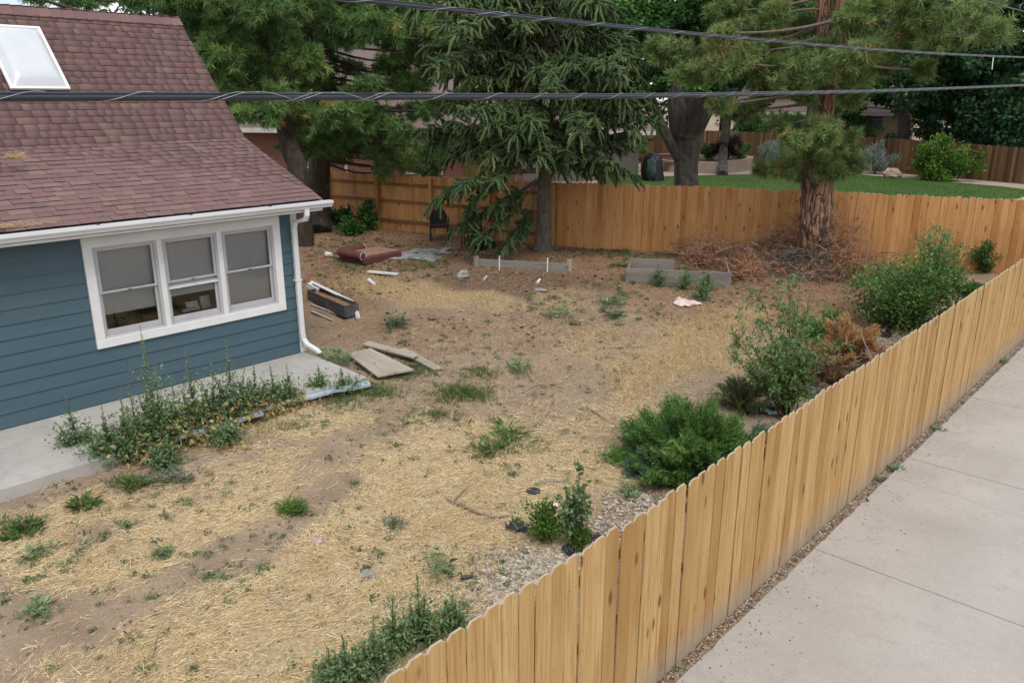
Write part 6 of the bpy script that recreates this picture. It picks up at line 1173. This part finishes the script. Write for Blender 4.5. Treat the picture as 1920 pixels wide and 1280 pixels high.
# raised garden beds
def bed(name, label, A, B_, back, h, courses, cat='raised bed', stakes=()):
    A, B_ = Vector(A), Vector(B_); e = empty(name, A, 0); tag(e, label, cat); inv = Matrix.Translation(-A); d = (B_-A); d.z = 0; L = d.length; d.normalize(); n = Vector((-d.y, d.x, 0)); rz = math.atan2(d.y, d.x)
    def pl(p0, p1, z0, hh, th=.045):
        p0, p1 = Vector(p0), Vector(p1); dd = p1-p0; dd.z = 0; b = MB(); l_ = dd.length; b.box((0, 0, 0), (hh, th, l_)); X_ = dd.normalized(); o = b.build('plank', MT['bed_wood'], e, bevel=.006); S_ = Vector((0, 0, 1)); N_ = X_.cross(S_)
        o.matrix_parent_inverse = inv; o.matrix_basis = Matrix.Translation(Vector(((p0.x+p1.x)/2, (p0.y+p1.y)/2, z0+hh/2))) @ Matrix((S_, N_, X_)).transposed().to_4x4()
    zb = min(A.z, B_.z)-.05
    for k in range(courses): pl(A, B_, zb+k*(h/courses+.002), h/courses)
    if back:
        C_, D_ = A+n*back[0], A+n*back[0]+d*back[1]; pl(C_, D_, C_.z-.05+float(gz(C_.x, C_.y))-C_.z, h*.85); pl(A+d*.03+n*.03, C_+d*.03-n*.03, zb+.02, h*.7)
        pl(B_-d*.03+n*.03, B_-d*.03+n*(back[0]-.03), zb+.02, h*.7)
    return e, inv, d, n
b1, i1, d1, n1_ = bed('raised_bed', 'broken long grey plank of a raised bed with white stakes', T(893, 500), T(1066, 508), None, .26, 1)
for x, y in ((1067, 507), (893, 500)):
    q = T(x, y); b = MB(); b.box((0, 0, .13), (.09, .09, .3)); o = b.build('end_post', MT['gray_wood'], b1, q); o.matrix_parent_inverse = i1
for x, y, lab in ((936, 506, 'white plastic stake at the left half of the long bed plank'), (1026, 510, 'white plastic stake at the right half of the long bed plank')):
    q = T(x, y); b = MB(); b.tube([q+Vector((0, 0, -.02)), q+Vector((.01, 0, .36))], .017, 8); b.tube([q+Vector((.007, 0, .24)), q+Vector((.007, 0, .27))], .022, 8); o = b.build('plastic_stake', MT['white']); tag(o, lab, 'stake')
bed('raised_bed', 'grey timber raised bed partly buried by the brush pile', T(1172, 528), T(1370, 537), (1.25, 1.1), .37, 2)
# small debris
q = T(1056, 530); b = MB(); b.tube([q+Vector((0, 0, -.02)), q+Vector((0, 0, .2))], .045, 10); b.tube([q+Vector((0, 0, .2)), q+Vector((0, 0, .225))], [.06, .055], 10); o = b.build('rusty_pipe', MT['rust']); tag(o, 'short rusty pipe standing in the soil before the beds', 'pipe')
q = T(870, 522); rock('concrete_chunk', (q.x, q.y, q.z+.09), (.12, .2, .12), MT['rock'], 8, 'upright grey concrete chunk on bare soil left of the beds', 'chunk')
q = T(1014, 545); rock('flat_stone', (q.x, q.y, q.z+.025), (.2, .09, .035), MT['rock'], 9, 'flat grey stone on the soil near the rusty pipe', 'stone')
def pvc(label, a, c_, rad, mat='white', name='plastic_pipe', cat='pipe', lift=.03):
    A, B_ = T(*a)+Vector((0, 0, lift)), T(*c_)+Vector((0, 0, lift)); d = (B_-A).normalized(); b = MB(); b.tube([A, A+d*.06], rad*1.25, 10); b.tube([A, B_], rad, 10); o = b.build(name, MT[mat]); tag(o, label, cat)
pvc('white plastic pipe end near the concrete chunk', (907, 527), (912, 521), .03); pvc('white plastic pipe end near the flat stone', (1007, 533), (1012, 526), .03); pvc('short white pipe end lying by the dry golden grass patch', (692, 527), (702, 535), .045); pvc('white cup lying near the dog bed at the yard left', (612, 481), (622, 481), .06, 'white', 'plastic_cup', 'cup', .06)
board('gutter_piece', 'long white gutter piece lying behind the short white pipe', (690, 512), (745, 517), .13, .04, 'white', 'gutter piece')
pvc('short black plastic pipe piece lying left of the pebbles', (864, 1088), (887, 1085), .022, 'plastic_black')
q = T(1000, 923); b = MB(); b.tube([q+Vector((0, 0, .01)), q+Vector((0, 0, .03))], [.09, .085], 14); b.tube([q+Vector((0, 0, .03)), q+Vector((0, 0, .036))], [.06, .02], 14); o = b.build('plastic_disc', MT['plastic_black']); tag(o, 'small black plastic disc on straw left of the sapling', 'disc')
def crumple(name, label, c, rx, ry, rz_, mat, seed, cat, rot=0, N=14, hole=.12):
    lr = np.random.default_rng(seed); V = []; F = []; H_ = lr.normal(0, 1, (5, 5))
    for i in range(N+1):
        for j in range(N+1):
            u, v_ = i/N*2-1, j/N*2-1; e = 1+.18*math.sin(3*math.atan2(v_, u)+seed)+lr.normal(0, .03); x_, y_ = u*rx*e, v_*ry*e; xx, yy = x_*math.cos(rot)-y_*math.sin(rot)+c[0], x_*math.sin(rot)+y_*math.cos(rot)+c[1]
            V.append((xx, yy, float(gz(xx, yy))+.012+rz_*(abs(math.sin(u*4+seed)*math.cos(v_*5+seed*2))*.6+lr.random()*.4)))
    for i in range(N):
        for j in range(N):
            edge = i in (0, N-1) or j in (0, N-1)
            if edge and lr.random() < hole*3: continue
            F.append((i*(N+1)+j, (i+1)*(N+1)+j, (i+1)*(N+1)+j+1, i*(N+1)+j+1))
    b = MB(); b.add(V, F); o = b.build(name, MT[mat]); so2 = o.modifiers.new('thick', 'SOLIDIFY'); so2.thickness = .006; tag(o, label, cat)
crumple('torn_tarp', 'torn grey tarp lying flat right of the dog bed', T(775, 480), .75, .5, .05, 'tarp', 3, 'tarp', .5); crumple('torn_tarp', 'ragged pale grey scrap of tarp nearest the patio chairs', T(810, 474), .55, .35, .06, 'tarp', 5, 'tarp', .8)
crumple('faded_cloth', 'crumpled pinkish white cloth on the ground before the brush pile', T(1285, 570), .26, .2, .06, 'pink', 6, 'cloth')
crumple('wrapper', 'small magenta wrapper on the straw', T(596, 1018), .07, .03, .03, 'magenta', 7, 'wrapper', .5, 6)
for i, (x, y, lab, sx, sy) in enumerate(((1510, 735, 'black plastic sheeting scrap under the narrow-leaved shrub', .34, .26), (1462, 738, 'small black plastic scrap left of the shrub stems', .16, .12), (1650, 622, 'black plastic sheeting scrap below the large dense bush', .28, .2), (970, 993, 'black plastic scrap left of the light green weed', .13, .1), (1105, 1012, 'black plastic scrap right of the sapling at the fence', .16, .1), (1070, 1035, 'black plastic scrap at the sapling foot', .1, .08))): crumple('plastic_sheeting', lab, T(x, y), sx, sy, .07, 'plastic_black', 20+i, 'plastic sheet', i, 9)
crumple('plastic_bag', 'silvery crumpled plastic bag beside the fence under the shrub', T(1446, 775), .14, .12, .06, 'galv', 31, 'bag', .3, 8); crumple('wrapper', 'small white scrap of paper left of the sapling', T(1035, 948), .07, .05, .03, 'paper', 33, 'paper', .3, 6); crumple('wrapper', 'crumpled grey paper on straw at bottom centre', T(690, 1080), .08, .06, .04, 'tarp', 34, 'paper', .6, 7)
# dog bed
q = T(700, 490); a_ = math.atan2((T(745, 484)-T(690, 497)).y, (T(745, 484)-T(690, 497)).x); q.z += .13; db = empty('dog_bed', q, a_); tag(db, 'maroon bolstered dog bed covered with fallen needles', 'dog bed')
b = MB(); b.box((.15, .25, -.03), (1.3, 1.0, .2)); b.build('base', MT['maroon'], db, bevel=.04); b = MB(); b.box((.2, .27, .075), (1.15, .82, .04)); b.build('cushion', MT['litter_top'], db, bevel=.015)
for nm, p0, p1 in (('bolster', (-.5, -.2, .1), (-.5, .78, .1)), ('bolster', (-.42, .8, .1), (.35, .8, .1))):
    b = MB(); P_ = [Vector(p0).lerp(Vector(p1), t_) for t_ in (0, .06, .5, .94, 1)]; b.tube(P_, [.09, .115, .115, .115, .09], 12); o = b.build(nm, MT['maroon'], db, smooth=True)
for p0 in ((-.5, -.205, .1), (.355, .8, .1)):
    b = MB(); d_ = Vector((0, -1, 0)) if p0[0] < 0 else Vector((1, 0, 0)); P_ = []
    for k in range(17): an_ = 2*math.pi*k/16; u_ = Vector((1, 0, 0)) if p0[0] < 0 else Vector((0, 1, 0)); P_.append(Vector(p0)+u_*math.cos(an_)*.1+Vector((0, 0, math.sin(an_)*.1)))
    b.tube(P_, .006, 5, False); b.build('piping', MT['white'], db)
# patio chairs
def chair(label, loc, rz, back=True):
    c_ = empty('patio_chair', loc, rz); tag(c_, label, 'chair', 'black metal patio chairs under the spruce'); b = MB(); b.box((0, 0, .43), (.5, .48, .03)); b.build('seat', MT['black'], c_, bevel=.01)
    for sx in (-1, 1):
        for sy, top in ((-1, .64), (1, .45)): b = MB(); b.tube([(sx*.26, sy*.24, 0), (sx*.25, sy*.22, .43), (sx*.25, sy*.22, top)], .016, 8); b.build('leg', MT['black'], c_)
        b = MB(); b.tube(crm([(sx*.25, .23, .66), (sx*.28, 0, .68), (sx*.27, -.22, .64), (sx*.25, -.26, .6)], 4), .018, 8); b.build('armrest', MT['black'], c_)
    b = MB(); N = 10; V = []; F = []
    for i in range(N+1):
        u = i/N*2-1; zt = .66+.3*math.cos(u*math.pi/2)**.7 if abs(u) < 1 else .66
        for z_ in (.46, zt): V.append((u*.25, .22+.06*(z_-.46)+.03*(1-u*u), z_)); 
    for i in range(N): F.append((2*i, 2*i+2, 2*i+3, 2*i+1))
    b.add(V, F); o = b.build('backrest', MT['black'], c_); o.modifiers.new('t', 'SOLIDIFY').thickness = .03
    b = MB(); P_ = [Vector((u*.25, .235+.06*(.2)+.03*(1-u*u), (.66+.3*math.cos(u*math.pi/2)**.7 if abs(u) < 1 else .66))) for u in np.linspace(-1, 1, 15)]; b.tube(P_, .018, 8); b.build('top_rail', MT['black'], c_)
chair('black metal patio chair under the spruce, left of the two', T(824, 452), YAW+.15); chair('black metal patio chair hidden by the low spruce bough, right of the two', T(885, 462), YAW-.1)
# planter trough with white rail by the house corner
A, B_ = T(590, 560), T(660, 596); d = (B_-A).normalized(); rz = math.atan2(d.y, d.x); L = (B_-A).length; tr_ = empty('planter_trough', (A+B_)/2, rz); tag(tr_, 'dark plastic trough filled with orange needles behind the downspout', 'trough')
for c_, d_ in (((0, .16, .13), (L, .02, .26)), ((0, -.16, .13), (L, .02, .26)), ((-L/2, 0, .13), (.02, .3, .26)), ((L/2, 0, .13), (.02, .3, .26)), ((0, 0, .02), (L-.03, .3, .03))): b = MB(); b.box(c_, d_); b.build('side_panel', MT['trough'], tr_)
b = MB(); b.box((0, 0, .15), (L-.04, .29, .06)); b.build('needle_fill', MT['litter_top'], tr_)
r = np.random.default_rng(88); s = Soup(); n = 900; p0 = np.c_[r.uniform(-L/2, L/2, n), r.uniform(-.14, .14, n), np.full(n, .18)]; s.add(blades(p0, p0+r.normal(0, .06, (n, 3))*np.array([1, 1, .4]), .004, r), r.random(n)); o = s.build('loose_needles', LF['rusty'], tr_); tag(o, kind='stuff')
P_ = [T(586, 552)+Vector((0, 0, .3)), T(660, 583)+Vector((0, 0, .22)), T(668, 590)+Vector((0, 0, .15)), T(672, 600)+Vector((0, 0, .04))]
b = MB(); b.tube([P_[0], P_[1]], .04, 4); b.tube([P_[1], P_[2], P_[3]], .045, 4); o = b.build('white_rail', MT['white']); tag(o, 'white rail with bent end leaning over the dark trough', 'rail')
q = T(592, 556)+Vector((0, 0, .22)); b = MB(); b.box((0, 0, 0), (.32, .2, .1), .3, .4); b.m = 1; b.box((0, 0, .06), (.12, .1, .008), .3, .4); o = b.build('cardboard_box', [MT['paper'], MT['trough']], None, q); tag(o, 'small white box lying at the left end of the trough', 'box')
board('loose_board', 'narrow pale strip lying in front of the trough', (583, 573), (632, 592), .05, .03, 'gray_wood'); board('loose_board', 'short pale strip nearest the downspout', (584, 586), (622, 603), .05, .03, 'gray_wood'); quadplank([(584, 575), (628, 592), (618, 602), (584, 587)], .02, 'grey_sheet', MT['bed_wood']); tag(bpy.data.objects['grey_sheet'], 'grey flat sheet between two pale strips by the downspout', 'sheet')
# garden hose at the left edge, needles on the gutter and roof
P_ = [T(-40, 985), T(0, 981), T(25, 977), T(48, 972)]; b = MB(); b.tube(crm([p+Vector((0, 0, .012)) for p in P_], 6), .012, 8); o = b.build('garden_hose', MT['trough']); tag(o, 'piece of grey garden hose at the left edge of the yard', 'hose')
r = np.random.default_rng(90); s = Soup(); n = 500; u = r.beta(1, 4, n); yy = 2.95+u*1.15; xx = GXO-.02-np.abs(r.normal(0, .06, n))*(1.2-u); zz = 2.96+(GXO-xx)*.39+.02; p0 = np.c_[xx, yy, zz]; s.add(blades(p0, p0+np.c_[r.normal(0, .05, (n, 2)), np.abs(r.normal(0, .015, n))], .0028, r), r.random(n)); q = onx(8, 297, -13.4); n = 420; p0 = np.array(q)+np.c_[r.normal(0, .04, n), np.abs(r.normal(.1, .1, n)), np.abs(r.normal(0, .035, n))]; s.add(blades(p0, p0+np.c_[r.normal(0, .05, n), r.normal(.03, .05, n), r.normal(0, .02, n)], .0028, r), r.random(n)); o = s.build('roof_needles', LF['goldgrass']); tag(o, 'dry orange pine needles caught on the roof edge and vent', 'needles', kind='stuff')
# ivy-like weeds at the foot of the back fence, left part
for i, (x, y, h, rad, lab) in enumerate(((640, 428, .7, .5, 'dark leafy weed at the fence foot left of the post'), (700, 432, .95, .45, 'taller dark leafy weed at the fence foot beside the post'), (660, 440, .4, .5, 'low dark weed by the pine trunk'), (900, 466, .3, .4, 'low green weed beneath the hanging spruce bough'))): bushy('leafy_weed', lab, T(x, y), rad, h, 1300, LF['oak'], 400+i, .1, .035, cat='weed', stem='stem_green')
for i, (x, y, lab) in enumerate(((1235, 536, 'slender weed in front of the left part of the right raised bed'), (1282, 542, 'slender weed before the middle of the right raised bed'), (1325, 545, 'slender weed before the right part of the right raised bed'), (1318, 562, 'slender weed between raised bed and pink cloth'), (1410, 480, 'green weed at the back fence behind the brush pile'), (1390, 472, 'green weed at the back fence left of the brush pile top'), (1655, 480, 'small green weed at the back fence right of the ponderosa'))): tallweed(lab, T(x, y), .5, 5, 500+i, 'weed', .1, .12)
for i, (x, y, lab) in enumerate(((1678, 882, 'green weed tuft in the strip between fence and sidewalk, nearest of three'), (1640, 898, 'weed tuft at the fence foot left of the nearest strip tuft'), (1755, 806, 'green weed tuft in the sidewalk strip, middle'), (1885, 680, 'bluish weed tuft in the sidewalk strip, farthest'), (1268, 1244, 'tiny weed at the fence foot near the bottom edge'))): rosette('weed_clump', lab, Vector(atz(x, y, 0)), .12 if i < 4 else .07, 46, LF['weed'], 600+i, .6, .16)

# like things share a group
GR = {'tall_weed': 'tall weeds in the yard', 'rosette_weed': 'low leafy weeds on the straw', 'weed_clump': 'weed clumps on the ground', 'leafy_weed': 'leafy weeds', 'juniper_shrub': 'junipers along the sidewalk fence', 'dead_juniper': 'dead junipers', 'leafy_bush': 'leafy bushes near the back corner', 'willow_shrub': 'narrow-leaved shrubs', 'pine_tree': 'pines behind the house', 'broadleaf_tree': 'broadleaf trees beyond the fence', 'board_fence': 'new wooden fences', 'garden_shrub': 'shrubs of the neighbouring garden', 'hedge_shrub': 'shrubs behind the far fence', 'sage_shrub': 'silvery sage shrubs', 'round_shrub': 'rounded shrubs beyond the lawn', 'brick_house': 'neighbouring brick houses', 'utility_cable': 'overhead cables', 'fallen_stick': 'sticks on the ground', 'loose_board': 'loose boards lying in the yard', 'plastic_pipe': 'pipe pieces on the ground', 'plastic_sheeting': 'black plastic scraps', 'wrapper': 'litter on the ground', 'torn_tarp': 'grey tarp scraps', 'metal_flashing': 'flashing strips at the patio edge', 'raised_bed': 'raised garden beds', 'plastic_stake': 'white stakes at the bed plank', 'brush_pile': 'heaps of dead branches'}
for o in bpy.data.objects:
    if o.parent is None and 'category' in o and 'group' not in o and o.get('kind') is None:
        g_ = GR.get(o.name.split('.')[0])
        if g_: o['group'] = g_
